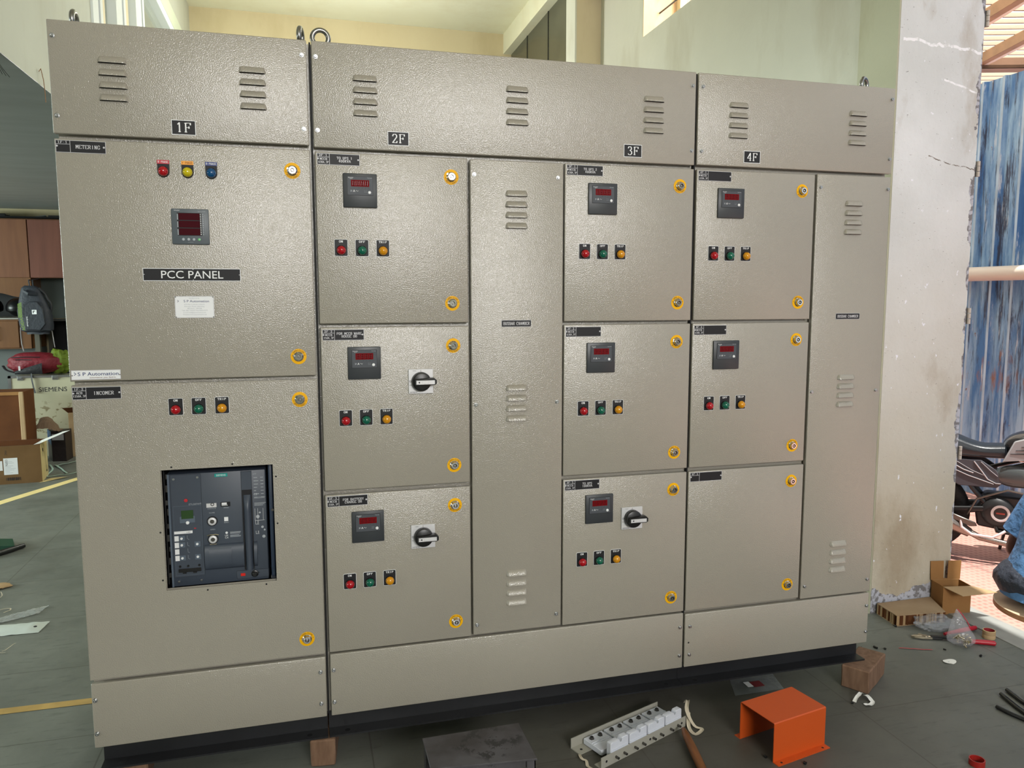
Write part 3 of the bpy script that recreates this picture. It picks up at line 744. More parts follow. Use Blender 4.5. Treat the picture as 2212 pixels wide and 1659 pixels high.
# the breaker itself, behind the cut-out
t = thing('air_circuit_breaker', 'slate grey air circuit breaker behind the square cut-out of the incomer door', 'circuit breaker', (0.355, 0.06, 0.5745))
mb = MB(); yb = 0.035
mb.box(0.2225, 0.4890, yb, 0.34, 0.5960, 0.9290, 0, 0.003, 2)
mb.box(0.2215, 0.2265, yb - 0.002, yb + 0.05, 0.5960, 0.9290, 2)
mb.box(0.18, 0.54, 0.20, 0.36, 0.574, 0.596, 1)
A = lambda x0, x1, z0, z1, m_, dy=0.001: mb.box(x0, x1, yb - dy, yb + 0.001, z0, z1, m_)
A(0.2285, 0.3115, 0.6240, 0.9270, 1, 0.0006); A(0.2298, 0.3104, 0.6252, 0.9258, 0, 0.0014)
A(0.4205, 0.4507, 0.6300, 0.9270, 1, 0.0010); A(0.4220, 0.4495, 0.8715, 0.9255, 0, 0.0016); A(0.3985, 0.4890, 0.6030, 0.6285, 1, 0.0008); A(0.3997, 0.4878, 0.6042, 0.6273, 0, 0.0018)
A(0.2335, 0.3095, 0.6290, 0.8350, 2, 0.0016); A(0.2343, 0.3087, 0.6298, 0.8342, 0, 0.0020)
TF = lambda x, z, dy=0.0022: front(x, z, yb - dy)
for i in range(7):
    z = 0.905 - i * 0.0098; mb.box(0.4560, 0.4560 + (0.010, 0.013, 0.012, 0.009, 0.006, 0.014, 0.009)[i], yb - 0.0004, yb, z, z + 0.0016, 3); mb.box(0.4750, 0.4830, yb - 0.0004, yb, z, z + 0.0016, 3)
mb.text('3WT', front(0.4590, 0.9165, yb - 0.0006), 0.0034, 3); mb.text('CE', front(0.4600, 0.8560, yb - 0.0006), 0.0060, 3)
A(0.4555, 0.4870, 0.8468, 0.8474, 3); A(0.4555, 0.4850, 0.8440, 0.8449, 3)
for i in range(3): A(0.4555, 0.4880 - 0.004 * i, 0.8290 - i * 0.0036, 0.8302 - i * 0.0036, 3)
# little operating diagrams printed on the right
for (x0, x1, z0, z1) in ((0.4560, 0.4830, 0.7765, 0.8130), (0.4570, 0.4670, 0.7650, 0.7760), (0.4570, 0.4670, 0.7360, 0.7450)):
    for q in ((x0, x0 + 0.0007, z0, z1), (x0, x1, z0, z0 + 0.0007), (x0 + 0.008, x0 + 0.0086, z0 + 0.003, z1), (x1 - 0.004, x1 - 0.0034, z0, z1)): A(*q, 4)
for (x, z, r) in ((0.4640, 0.7880, 0.0055), (0.4700, 0.8000, 0.003), (0.4760, 0.7560, 0.004), (0.4820, 0.7470, 0.003), (0.4790, 0.7270, 0.0050)): mb.lathe((x, yb + 0.0005, z), (0, -1, 0), [(r, 0, 3), (r * 0.9, 0.0012, 3)], 10)
mb.text('UK', front(0.3755, 0.7380, yb - 0.0005), 0.0050, 4); mb.text('CA', front(0.3755, 0.7315, yb - 0.0005), 0.0050, 4)
for z in (0.7470, 0.7445, 0.7420, 0.7375, 0.7350, 0.7325): A(0.3850, 0.4150 - (z * 1000 % 3) * 0.002, z, z + 0.0010, 3)
mb.lathe((0.3755, yb, 0.7460), (0, -1, 0), [(0.0036, 0, 4), (0.0034, 0.0006, 4)], 14)
for x, z, s in (('CONTACTS', 0, 0),): pass
mb.text('CONTACTS', TF(0.3375, 0.8215, 0.0006), 0.0030, 3); mb.text('SPRING', TF(0.3770, 0.8215, 0.0006), 0.0030, 3); mb.text('CLOSE', TF(0.3375, 0.8090, 0.0006), 0.0036, 3); mb.text('OPEN', TF(0.3375, 0.7590, 0.0006), 0.0036, 3); mb.text('READY', TF(0.3765, 0.7770, 0.0006), 0.0030, 3)
mb.text('ETU337WT', TF(0.2935, 0.8385), 0.0048, 3)
mb.box(0.3705, 0.3815, yb - 0.002, yb, 0.7815, 0.7935, 4)
mb.box(0.3625, 0.3890, yb - 0.002, yb, 0.8255, 0.8385, 5); mb.box(0.3655, 0.3795, yb - 0.0035, yb, 0.8310, 0.8372, 4); mb.box(0.3655, 0.3820, yb - 0.0030, yb, 0.8285, 0.8297, 4)
mb.box(0.3235, 0.3510, yb - 0.003, yb, 0.8255, 0.8375, 6); mb.torus((0.3400, yb - 0.0035, 0.8345), (0, 1, 0), 0.0040, 0.0010, 16, 6, 5)
for sx, sz in ((0.2385, 0.9145), (0.3010, 0.6100), (0.3020, 0.9165), (0.2400, 0.6110)): mb.lathe((sx, yb - 0.001, sz), (0, -1, 0), [(0.0038, 0, 7), (0.0034, 0.0016, 7), (0.001, 0.0017, 7)], 12)
mb.build('breaker_body', [ACBM, ACBD, ACBL, GREYPR, WHITE, BLACK, SILVER, STEEL], t)
mb = MB(); mb.box(0.3490, 0.3845, yb - 0.0022, yb, 0.9145, 0.9242, 0); mb.text('SIEMENS', front(0.3668, 0.9193, yb - 0.0026), 0.0050, 1, bold=0.015, sx=0.98); mb.build('brand_label', [TEAL, WHITE], t)
# trip unit
mb = MB()
A2 = lambda x0, x1, z0, z1, m_, dy=0.003: mb.box(x0, x1, yb - dy, yb, z0, z1, m_)
A2(0.2505, 0.2910, 0.7850, 0.8040, 0); A2(0.2550, 0.2872, 0.7970, 0.8215, 1, 0.0036); A2(0.2335, 0.2830, 0.7533, 0.7612, 2)
mb.text('L.SIGI', front(0.2720, 0.7573, yb - 0.0034), 0.0032, 4)
for i, z in enumerate((0.7475, 0.7278, 0.7083, 0.6890)):
    A2(0.2335, 0.2450, z - 0.0155, z, 2, 0.0028)
    if i != 2: A2(0.2458, 0.2612, z - 0.0152, z - 0.0005, 0, 0.0026); mb.lathe((0.2525, yb - 0.002, z - 0.0080), (0, -1, 0), [(0.0036, 0, 2), (0.0034, 0.003, 2)], 14)
    mb.tube([(0.2680, yb - 0.0024, z), (0.2682, yb - 0.0024, z - 0.010), (0.2730, yb - 0.0024, z - 0.0125)], 0.00035, 4, 5)
for z in (0.7200, 0.6820): A2(0.2870, 0.3025, z - 0.0080, z + 0.0075, 0, 0.0026); mb.lathe((0.2942, yb - 0.002, z), (0, -1, 0), [(0.0036, 0, 2), (0.0034, 0.003, 2)], 14)
mb.lathe((0.2710, yb - 0.003, 0.7852), (0, -1, 0), [(0.0050, 0, 2), (0.0046, 0.002, 2), (0.002, 0.0026, 2)], 18)
mb.lathe((0.2690, yb - 0.001, 0.8510), (0, -1, 0), [(0.0056, 0, 4), (0.0050, 0.0022, 4), (0.0030, 0.0024, 3), (0.0028, 0.0036, 3)], 18)
A2(0.2875, 0.2935, 0.7660, 0.7685, 3, 0.0028)
mb.box(0.2410, 0.3020, yb - 0.006, yb, 0.6390, 0.6490, 4, 0.0006); mb.box(0.2520, 0.2620, yb - 0.006, yb, 0.6350, 0.6392, 4); mb.box(0.2800, 0.2900, yb - 0.006, yb, 0.6350, 0.6392, 4)
for x in (0.2450, 0.2668, 0.2970): mb.lathe((x, yb - 0.001, 0.6560), (0, -1, 0), [(0.0038, 0, 4), (0.0030, 0.003, 4)], 12)
mb.build('trip_unit', [ACBL, LCD, WHITE, mat('trip_red', (196, 40, 50), 0.4), BLKPL, GREYPR], t)
for nm, z in (('close_button', 0.7840), ('open_button', 0.7300)):
    mb = MB(); mb.lathe((0.3375, yb, z), (0, -1, 0), [(0.0148, 0, 1), (0.0142, 0.0035, 1), (0.0122, 0.0038, 1), (0.0120, 0.0015, 0), (0.0110, 0.0045, 0), (0.0060, 0.0055, 0), (0.0058, 0.0040, 2), (0.0006, 0.0040, 2)], 28)
    if nm == 'open_button': mb.tube([(0.3215, yb - 0.002, 0.7415), (0.330, yb - 0.003, 0.7440), (0.345, yb - 0.003, 0.7445), (0.3535, yb - 0.002, 0.7420)], 0.0011, 6, 3); mb.box(0.3280, 0.3470, yb - 0.002, yb, 0.7115, 0.7160, 3)
    mb.build(nm, [SILVER, BLACK, DSTEEL, BRASS], t)
mb = MB()   # spring-charging lever in its recess and the drum it winds
mb.box(0.4220, 0.4500, yb - 0.0012, yb, 0.6300, 0.8712, 1)
mb.grid(lambda u, v: (0.4255 + u * 0.0215 + (1 - v) * 0.0005, yb - 0.0015 - 0.019 * (max(0, math.sin(PI * min(1, u * 1.0))) ** 0.35) * min(1, (1 - v) * 9 + 0.02) - 0.0, 0.6330 + v * 0.2230), 9, 16)
mb.build('charging_lever', [ACBM, BLACK], t)
mb = MB()
def drum(x0, x1, R=0.016, z0=0.6395, z1=0.7145):
    zc, h = (z0 + z1) / 2, (z1 - z0) / 2
    mb.grid(lambda u, v: (x0 + u * (x1 - x0), yb - R * max(0, math.sin(PI * v)) ** 0.8, zc - h * math.cos(PI * v)), 2, 14)
    for x in (x0, x1): mb.face([(x, yb - R * max(0, math.sin(PI * k / 13)) ** 0.8, zc - h * math.cos(PI * k / 13)) for k in range(14)])
drum(0.3140, 0.4225, 0.015); drum(0.3260, 0.3880, 0.0165, 0.6420, 0.7120); drum(0.4505, 0.4595, 0.018)
mb.build('charging_drum', [ACBM], t)
mb = MB(); mb.lathe((0.4500, yb - 0.001, 0.6165), (0, -1, 0), [(0.0105, 0), (0.0100, 0.004), (0.0070, 0.005), (0.0068, 0.012), (0.0055, 0.013)], 22); mb.box(0.4585, 0.4640, yb - 0.003, yb, 0.6180, 0.6195)
mb.build('key_knob', [BLKPL], t)
mb = MB(); mb.box(0.4100, 0.4230, yb - 0.0035, yb, 0.6115, 0.6200, 0, 0.0006); mb.build('red_indicator', [mat('signal_red', (214, 34, 24), 0.4)], t)
mb = MB(); mb.box(0.4965, 0.5085, 0.040, 0.30, 0.5920, 0.9420, 0, 0.003, 2); mb.lathe((0.5060, 0.045, 0.8040), (0, -1, 0), [(0.005, 0, 1), (0.004, 0.006, 1)], 12); mb.box(0.496, 0.5115, 0.02, 0.038, 0.602, 0.6035, 2); mb.box(0.4965, 0.498, 0.02, 0.038, 0.602, 0.610, 2)
mb.build('guide_rail', [mat('rail_blue', (52, 66, 86), 0.35), DSTEEL, STEEL], t)
mb = MB()
for i in range(9):
    z = 0.62 + i * 0.036; mb.box(0.2120, 0.2180, 0.05 + 0.01 * (i % 3), 0.09, z, z + 0.014 + 0.006 * (i % 2), 0)
mb.box(0.2090, 0.2120, 0.05, 0.3, 0.60, 0.94, 1)
mb.build('contact_linkage', [DSTEEL, DARK], t)
bs = sheet('bottom_cover', c1, 0.001, 0.6455, 0.155, 0.3465)
screws(bs, [(0.010, 0.298), (0.010, 0.198), (0.6295, 0.300), (0.6295, 0.199)])

# ---- section 2 (2F, busbar chamber, 3F)
c2 = cabinet('wide middle grey switchboard cabinet marked 2F and 3F with a busbar chamber between', 0.655, 1.845)
carcass(c2, 0.6455, 1.850); base(c2, 0.6515, 1.8490)
tc = sheet('top_cover', c2, 0.655, 1.8435, 1.854, 2.143)
screws(tc, [(0.666, 2.101), (0.666, 1.901), (1.832, 2.100), (1.832, 1.899)])
for x in (0.801, 1.251, 1.698): place(LOUVRE, 'ventilation_louvres', tc, (x, 0, 2.042))
gasket(c2, 0.6508); feeder_number(tc, '2F', 0.893); feeder_number(tc, '3F', 1.628)
ROWS = ((1.3555, 1.842), (0.8595, 1.3450), (0.3580, 0.8465))
def feeder_door(cab, x0, x1, row, ident, rating, lines, meter=True, lampx=None, rot=None):
    z0, z1 = ROWS[row]
    d = sheet('door', cab, x0, x1, z0, z1)
    zt = (1.838, 1.3385, 0.8425)[row]
    nameplate(d, x0 + 0.0055, zt, lines, ident, rating)
    if meter: ammeter(d, x0 + 0.1235, (1.7370, 1.2393, 0.7440)[row])
    if lampx: lamps(d, [x0 + q for q in lampx], (1.5665, 1.0690, 0.5690)[row])
    if rot: rotary(d, *rot)
    lx = x1 - 0.049
    lock(d, lx, (1.786, 1.286, 0.790)[row], True); lock(d, lx, (1.4135, 0.9165, 0.4135)[row], False)
    return d
LX = (0.066, 0.1255, 0.1855)
feeder_door(c2, 0.657, 1.0965, 0, '2F-1', ('MCCB', '630A,3P'), ['TO UPS 1', '400KVA'], lampx=LX)
feeder_door(c2, 0.658, 1.0975, 1, '2F-2', ('MCCB', '250A,3P'), ['FOR MCCB WARE', 'HOUSE DB'], lampx=LX, rot=(0.948, 1.1800))
feeder_door(c2, 0.658, 1.0980, 2, '2F-3', ('MCCB', '250A,3P'), ['FOR BATTERY', 'CHARGE DB'], lampx=LX, rot=(0.948, 0.6995))
bc = sheet('busbar_chamber_cover', c2, 1.1050, 1.3990, 0.3605, 1.8410)
screws(bc, [(1.1175, 1.7965), (1.3815, 1.7965), (1.1185, 1.1015), (1.3815, 1.1015), (1.117, 0.393), (1.382, 0.401)])
for z in (1.7365, 1.1430, 0.5450): place(LOUVRE, 'ventilation_louvres', bc, (1.2485, 0, z))
nameplate(bc, 1.200, 1.3615, ['BUSBAR CHAMBER'], None, (), 0.0955, 0.021)
feeder_door(c2, 1.4040, 1.8430, 0, '3F-1', ('MCCB', '630A,3P'), ['TO UPS 2', '400KVA'], lampx=LX)
feeder_door(c2, 1.4035, 1.8430, 1, '3F-2', ('MCCB', '630A,3P'), [''], lampx=LX)
feeder_door(c2, 1.4040, 1.8430, 2, '3F-3', ('MCCB', '250A,3P'), ['TO UPS', '100KVA'], lampx=LX, rot=(1.6435, 0.7040))
bs = sheet('bottom_cover', c2, 0.6590, 1.8430, 0.155, 0.3515)
screws(bs, [(0.6685, 0.301), (0.6685, 0.199), (1.831, 0.302), (1.831, 0.200)])

# ---- section 3 (4F)
c3 = cabinet('right grey switchboard cabinet marked 4F with a busbar chamber at its right end', 1.850, 2.600)
carcass(c3, 1.8448, 2.601); base(c3, 1.8500, 2.5940)
tc = sheet('top_cover', c3, 1.852, 2.601, 1.856, 2.143)
screws(tc, [(1.8675, 2.100), (1.867, 1.899), (2.589, 2.106), (2.590, 1.905)])
for x in (1.9985, 2.4540): place(LOUVRE, 'ventilation_louvres', tc, (x, 0, 2.042))
gasket(c3, 1.8500); feeder_number(tc, '4F', 2.0515)
feeder_door(c3, 1.8535, 2.2960, 0, '4F-1', ('MCCB', '630A,3P'), [''], lampx=LX)
feeder_door(c3, 1.8515, 2.2950, 1, '4F-2', ('MCCB', '630A,3P'), [''], lampx=LX)
feeder_door(c3, 1.8500, 2.2970, 2, '4F-3', (), [''], meter=False)
bc = sheet('busbar_chamber_cover', c3, 2.3050, 2.6000, 0.3520, 1.8450)
screws(bc, [(2.319, 1.801), (2.590, 1.803), (2.316, 1.1015), (2.581, 1.0995), (2.320, 0.3985), (2.5855, 0.3995)])
for z in (1.7430, 1.1430, 0.5390): place(LOUVRE, 'ventilation_louvres', bc, (2.4535, 0, z))
nameplate(bc, 2.400, 1.3750, ['BUSBAR CHAMBER'], None, (), 0.0980, 0.021)
bs = sheet('bottom_cover', c3, 1.8500, 2.5990, 0.155, 0.3460)
screws(bs, [(1.8685, 0.301), (1.8685, 0.1995), (2.589, 0.298), (2.590, 0.198)])
mb = MB(); mb.lathe((1.865, -0.0003, 0.243), (0, -1, 0), [(0.003, -0.0002), (0.003, 0.0002)], 12); mb.build('screw_hole', [DARK], bs)
# lifting eyes
for cab, x, y, r in ((c1, 0.0395, 0.10, 1.55), (c1, 0.628, 0.075, 1.36), (c2, 0.683, 0.075, 0.0), (c3, 2.545, 0.09, 0.50)):
    place(EYE, 'lifting_eye', cab, (x, y, 2.1398), (0, 0, r))

# ================================================================== the building
def slab(name, x0, x1, y0, y1, z0, z1, m_, bev=0.0):
    mb = MB(); mb.box(x0, x1, y0, y1, z0, z1, 0, bev); return struct(mb.build(name, [m_]))
XL, XW, YB, ZC, YR = -0.40, 3.066, 6.31, 4.33, -7.2
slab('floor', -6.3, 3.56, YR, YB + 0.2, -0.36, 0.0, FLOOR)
slab('ceiling', -6.3, 3.5, YR, YB + 0.2, ZC, ZC + 0.15, CEIL)
slab('wall_back', -6.3, 3.5, YB, YB + 0.2, 0.0, ZC, TANWALL)
# mezzanine: soffit slab and the wall standing on its edge, with a glazed window
slab('ceiling_mezzanine', -6.3, XL - 0.0005, -1.2, YB, 2.299, 2.44, SLABM)
mb = MB()
WY0, WY1, WZ0, WZ1 = 2.29, 5.55, 2.60, 3.72
mb.box(XL - 0.12, XL, -1.2, YB, 2.3005, WZ0); mb.box(XL - 0.12, XL, -1.2, YB, WZ1 + 0.17, ZC); mb.box(XL - 0.12, XL, -1.2, WY0, WZ0, WZ1 + 0.17); mb.box(XL - 0.12, XL, WY1, YB, WZ0, WZ1 + 0.17)
struct(mb.build('wall_mezzanine', [CREAM]))
slab('trim_mezzanine_lintel', XL - 0.10, XL + 0.015, WY0 - 0.1, 5.95, WZ1 + 0.01, WZ1 + 0.16, mat('pale_trim', (204, 212, 190), 0.5))
slab('wall_mezzanine_far', -3.0, -2.9, -1.2, YB, 2.44, ZC, GREENWALL)
mb = MB(); FRW = mat('white_window_frame', (226, 232, 232), 0.35); FRC = mat('cream_window_frame', (214, 200, 164), 0.5)
for a, b, x, k in ((2.28, 2.40, 0.0, 0), (2.40, 2.445, -0.035, 2), (2.445, 2.50, 0.0, 0), (2.50, 2.545, -0.035, 2), (2.545, 2.645, -0.02, 1), (2.845, 3.01, 0.0, 0), (3.01, 3.06, -0.035, 2), (3.06, 3.12, 0.0, 0), (3.12, 3.30, -0.02, 1), (3.45, 3.64, 0.0, 0), (3.64, 3.69, -0.035, 2), (3.69, 3.75, 0.0, 0), (3.75, 3.83, -0.02, 1), (5.40, 5.55, 0.0, 0)):
    mb.box(XL - 0.08, XL + 0.012 + x, a, b, WZ0, WZ1, k)
mb.box(XL - 0.08, XL + 0.008, WY0, WY1, WZ0, WZ0 + 0.06, 0); mb.box(XL - 0.08, XL + 0.02, WY0, WY1, WZ1 - 0.07, WZ1, 0); mb.box(XL - 0.06, XL + 0.016, WY0, 5.95, WZ1, WZ1 + 0.012, 2)
w1 = struct(mb.build('window_1', [FRW, FRC, DARK]))
GLASS = mat('window_glass', (205, 214, 200), 0.03, alpha=0.35, spec=0.6)
mb = MB()
for a, b in ((2.645, 2.845), (3.30, 3.45), (3.83, 5.40)): mb.box(XL - 0.045, XL - 0.04, a, b, WZ0, WZ1)
mb.build('window_pane', [GLASS], w1)
# right-hand wall (thick), its high barred window, the pilaster and the beam/column at the back
mb = MB(); wy0, wy1, wz0 = 1.9, 3.117, 3.322
JY = 0.526; XJ = 3.492
mb.box(XW, XJ, JY + 0.004, wy0, 0, ZC, 0); mb.box(XW, XJ, wy1, 3.95, 0, ZC, 0); mb.box(XW, XJ, wy0, wy1, 0, wz0, 0); mb.box(XW, XJ, wy0, wy1, 4.2, ZC, 0)
mb.box(XW, XJ, -3.0, JY, 3.35, 3.5, 0); mb.box(XW, XJ, -3.0, JY, 4.2, ZC, 0); mb.box(XW, XJ, -0.3, JY, 3.5, 4.2, 0); mb.box(XW, XJ, -3.0, -2.5, 3.5, 4.2, 0); mb.box(XW, XJ, YR, -3.0, 0, ZC, 0)
struct(mb.build('wall_right', [GREENWALL]))
slab('trim_jamb', XW - 0.004, XJ + 0.002, JY, JY + 0.006, 0, 3.35, JAMB)
slab('trim_pilaster', XW - 0.012, XW + 0.01, JY + 0.001, 0.768, 0, ZC, plaster('grey_green_plaster', (172, 172, 150), (182, 182, 160), (140, 128, 98)))
slab('trim_window_reveal', XW + 0.001, XJ - 0.002, wy1 - 0.006, wy1, wz0, 4.2, plaster('orange_plaster', (206, 164, 124), (214, 176, 138), (176, 132, 92)))
slab('wall_column', 2.851, XW, 3.95, 4.17, 0, ZC, plaster('column_plaster', (196, 182, 152), (204, 192, 164), (170, 150, 120)))
slab('trim_column_edge', 2.838, 2.852, 3.948, 4.17, 0, ZC, GREENWALL)
slab('wall_column_return', XW, XJ, 3.95, YB, 0, ZC, GREENWALL)
slab('trim_beam', 2.84, 3.06, 4.17, YB, 4.12, ZC, CEIL)
mb = MB(); mb.box(XW + 0.1, XW + 0.45, wy0 - 0.05, wy0, wz0, 4.2, 0)
mb.box(XW + 0.26, XW + 0.31, 3.045, 3.11, wz0, 4.2, 0)
for i in range(5): mb.cyl((XW + 0.13, wy0, 3.402 + i * 0.098), (XW + 0.13, wy1, 3.402 + i * 0.098), 0.006, 8, 1)
for i in range(9): mb.cyl((XW + 0.33, 2.98 - i * 0.125, wz0), (XW + 0.33, 2.98 - i * 0.125, 4.2), 0.007, 8, 1)
for i in range(4): mb.cyl((XW + 0.33, wy0, 3.47 + i * 0.2), (XW + 0.33, wy1, 3.47 + i * 0.2), 0.007, 8, 1)
struct(mb.build('window_2', [FRC, BLKPAINT]))
# dark glazed partition below the beam
mb = MB(); mb.box(2.93, 2.95, 4.17, YB, 0, 4.12, 0)
for y in (4.95, 5.66): mb.box(2.925, 2.93, y, y + 0.012, 0, 4.12, 1)
struct(mb.build('wall_partition', [mat('dark_glazing', (74, 74, 60), 0.25, var=0.12, vscale=4), DARK]))
# walls behind the camera, with the openings that let the daylight in
mb = MB()
mb.box(-6.3, 0.5, YR - 0.2, YR, 0, ZC); mb.box(3.0, 3.5, YR - 0.2, YR, 0, ZC); mb.box(0.5, 3.0, YR - 0.2, YR, 0, 2.3); mb.box(0.5, 3.0, YR - 0.2, YR, 3.8, ZC)
struct(mb.build('wall_front', [CREAM]))
mb = MB()
mb.box(-6.5, -6.3, YR, -3.8, 0, ZC); mb.box(-6.5, -6.3, 0.0, 1.2, 0, ZC); mb.box(-6.5, -6.3, 4.8, YB, 0, ZC); mb.box(-6.5, -6.3, 1.2, 4.8, 2.1, ZC); mb.box(-6.5, -6.3, 1.2, 4.8, 0, 0.6); mb.box(-6.5, -6.3, -3.8, 0.0, 3.75, ZC); mb.box(-6.5, -6.3, -3.8, 0.0, 0, 1.4)  # low opening added for the left light
struct(mb.build('wall_left', [CREAM]))

# ------------------------------------------------------------------ outside the door
OZ = -0.36
slab('ground_yard', 3.56, 14.0, -9.0, 14.0, OZ - 0.1, OZ, TILE)
slab('trim_threshold', 3.40, 3.56, -3.0, 0.55, -0.0, 0.004, mat('threshold_cement', (150, 152, 148), 0.6, var=0.1, vscale=12))
# corrugated blue fence
FX = 6.5
mb = MB(); y = -4.0; prof = []
while y < 9.5:
    prof += [(y, 0.0), (y + 0.150, 0.0), (y + 0.168, -0.035), (y + 0.192, -0.035)]; y += 0.213
V = [(mb._v((FX + d_, y_, OZ)), mb._v((FX + d_, y_, 3.318))) for y_, d_ in prof]
for i in range(len(V) - 1):
    f = mb.bm.faces.new([V[i][0], V[i + 1][0], V[i + 1][1], V[i][1]]); f.material_index = 1 if i % 4 == 2 else 0
f_ = mb.build('corrugated_fence', [BLUESHEET, RIBM], flat=True)
tag(f_, 'weathered blue corrugated metal fence beyond the doorway, streaked white and rust', 'fence')
mb = MB(); mb.tube([(FX - 0.11, -3.5, 1.62), (FX - 0.11, 9.0, 1.65)], 0.062, 20)
tag(mb.build('plastic_pipe', [mat('pale_pvc', (226, 216, 204), 0.4)]), 'thick pale plastic pipe running level along the blue fence', 'pipe')
# shed roof over the yard: ribbed sheet, two sloping-away rafters and a cross beam
a_ = math.atan2(-0.29, 0.957); RM = Matrix.Translation((6.8, 3.4, 0)) @ Matrix.Rotation(a_, 4, 'Z')
r_ = thing('shed_roof', 'sunlit ribbed sheet roof of the shed above the yard fence', 'roof', (6.8, 3.4, 3.8))
mb = MB(RM); RV = []; yy = -1.2
while yy < 9: RV += [(yy, 3.93), (yy + 0.115, 3.93), (yy + 0.125, 3.895), (yy + 0.145, 3.895)]; yy += 0.155
for i in range(len(RV) - 1):
    q = [(-4.0, RV[i][0], RV[i][1]), (7, RV[i][0], RV[i][1]), (7, RV[i + 1][0], RV[i + 1][1]), (-4.0, RV[i + 1][0], RV[i + 1][1])]
    mb.face(q, 1 if i % 4 == 2 else 0)
mb.build('roof_sheet', [ROOF, mat('roof_groove', (120, 92, 84), 0.7)], r_, flat=True)
RAF = mat('timber_rafter', (176, 142, 110), 0.6, var=0.15, vscale=6)
RAFP = mat('pale_flange', (250, 238, 222), 0.5)
base_u = lambda p: (p - (Vector((6.8, 3.4, 0)).dot(Vector((0.957, -0.29, 0)))))
for u in (5.13, 5.79):
    mb = MB(RM); x = base_u(u) ; mb.box(x - 0.035, x + 0.035, -1.2, 9, 3.79, 3.89, 0, 0.004); mb.box(x + 0.035, x + 0.075, -1.2, 9, 3.79, 3.798, 1); mb.build('rafter', [RAF, RAFP], r_)
mb = MB(RM); by = 6.30 - Vector((6.8, 3.4, 0)).dot(Vector((0.29, 0.957, 0))); mb.box(-4, 7, by, by + 0.16, 3.76, 3.79, 0); mb.box(-4, 7, by, by + 0.02, 3.76, 3.86, 0); mb.build('cross_beam', [mat('grey_timber', (158, 132, 112), 0.6, var=0.15, vscale=5)], r_)

# ------------------------------------------------------------------ door hinges on the jamb
for i, (z0, z1, wh) in enumerate(((2.591, 2.660, 'topmost'), (1.958, 2.026, 'second from the top'), (1.310, 1.383, 'second from the bottom'), (0.690, 0.752, 'lowest'))):
    t = thing('door_hinge', 'small steel door hinge on the outer edge of the pale jamb, ' + wh, 'hinge', (3.50, JY, z0), 'hinges on the door jamb')
    mb = MB(); mb.box(3.4945, 3.497, JY - 0.002, JY + 0.03, z0, z1); mb.build('hinge_leaf', [STEEL], t)
    mb = MB(); h = (z1 - z0) / 3
    for k in range(3): mb.cyl((3.503, JY - 0.006, z0 + k * h + 0.001), (3.503, JY - 0.006, z0 + (k + 1) * h - 0.001), 0.0075, 12)
    mb.build('hinge_knuckle', [mat('painted_steel', (176, 166, 156), 0.5)], t)

# ------------------------------------------------------------------ supports and floor things near the cabinets
def timber(label, M, sx, sy, sz, loc):
    mb = MB(M); mb.box(-sx / 2, sx / 2, -sy / 2, sy / 2, 0, sz, 0, 0.004)
    bmesh.ops.subdivide_edges(mb.bm, edges=mb.bm.edges[:], cuts=3, use_grid_fill=True)
    for v in mb.bm.verts:
        n_ = noise.noise_vector(v.co * 24) * 0.0022; n_.z *= 0.1; v.co += n_
    tag(mb.build('timber_block', [BLOCK], origin=loc), label, 'wood block', 'timber blocks under the cabinet base')
timber('split timber block under the base where the 1F and 2F cabinets meet', Matrix.Translation((0.641, 0.105, 0)) @ Matrix.Rotation(-0.1, 4, 'Z'), 0.075, 0.23, 0.0848, (0.641, 0.105, 0))
timber('timber block under the right end of the cabinet base', Matrix.Translation((2.600, 0.012, 0)) @ Matrix.Rotation(0.60, 4, 'Z'), 0.20, 0.098, 0.0848, (2.60, 0.012, 0))
timber('timber block under the left end of the cabinet base', Matrix.Translation((0.085, 0.12, 0)) @ Matrix.Rotation(0.05, 4, 'Z'), 0.085, 0.20, 0.0848, (0.085, 0.12, 0))

# orange folded bracket
M = Matrix.Translation((1.972, -0.355, 0)) @ Matrix.Rotation(math.radians(11.4), 4, 'Z')
ORG = mat('orange_paint', (194, 78, 20), 0.5, bump=0.15, bscale=300)
mb = MB(M); Lx, D, H, T, F = 0.2215, 0.147, 0.128, 0.0022, 0.023
prof = [(-F, 0), (-F, T), (-T * 0, T), (0, H - 0.003), (0.003, H), (D - 0.003, H), (D, H - 0.003), (D, T), (D + F, T), (D + F, 0), (D - T, 0), (D - T, H - T), (T, H - T), (T, 0)]
mb.prism(prof, lambda u, v, w_: (w_, u, v), 0, Lx, 0)
for x in (0.022, Lx - 0.022):
    for yy in (-F / 2 - 0.001, D + F / 2): mb.lathe((x, yy, T), (0, 0, 1), [(0.004, 0, 1), (0.0039, 0.0002, 1)], 12)
tag(mb.build('metal_bracket', [ORG, DARK], origin=(1.972, -0.355, 0), flat=False, angle=0.3), 'bright orange folded sheet metal bracket standing on the floor', 'bracket')

# busbar support: two angle rails carrying white insulator blocks
def dirM(x, y, deg, z=0): return Matrix.Translation((x, y, z)) @ Matrix.Rotation(math.radians(deg), 4, 'Z')
t = thing('busbar_support', 'pair of grey angle rails carrying white notched insulators beside the orange bracket', 'busbar support', (1.58, -0.13, 0))
RAIL = mat('rail_paint', (158, 156, 146), 0.5, bump=0.1, bscale=300); INS = mat('insulator_white', (206, 210, 220), 0.55, bump=0.15, bscale=120)
Mf = dirM(1.447, -0.2475, 22.6); mb = MB(Mf)
mb.box(0, 0.392, 0, 0.0025, 0, 0.036); mb.box(0, 0.392, 0.0025, 0.030, 0, 0.0025)
for x in (0.022, 0.218, 0.372): mb.lathe((x, -0.0004, 0.018), (0, -1, 0), [(0.0042, 0, 1), (0.0041, 0.0001, 1)], 12)
mb.build('angle_rail', [RAIL, DARK], t)
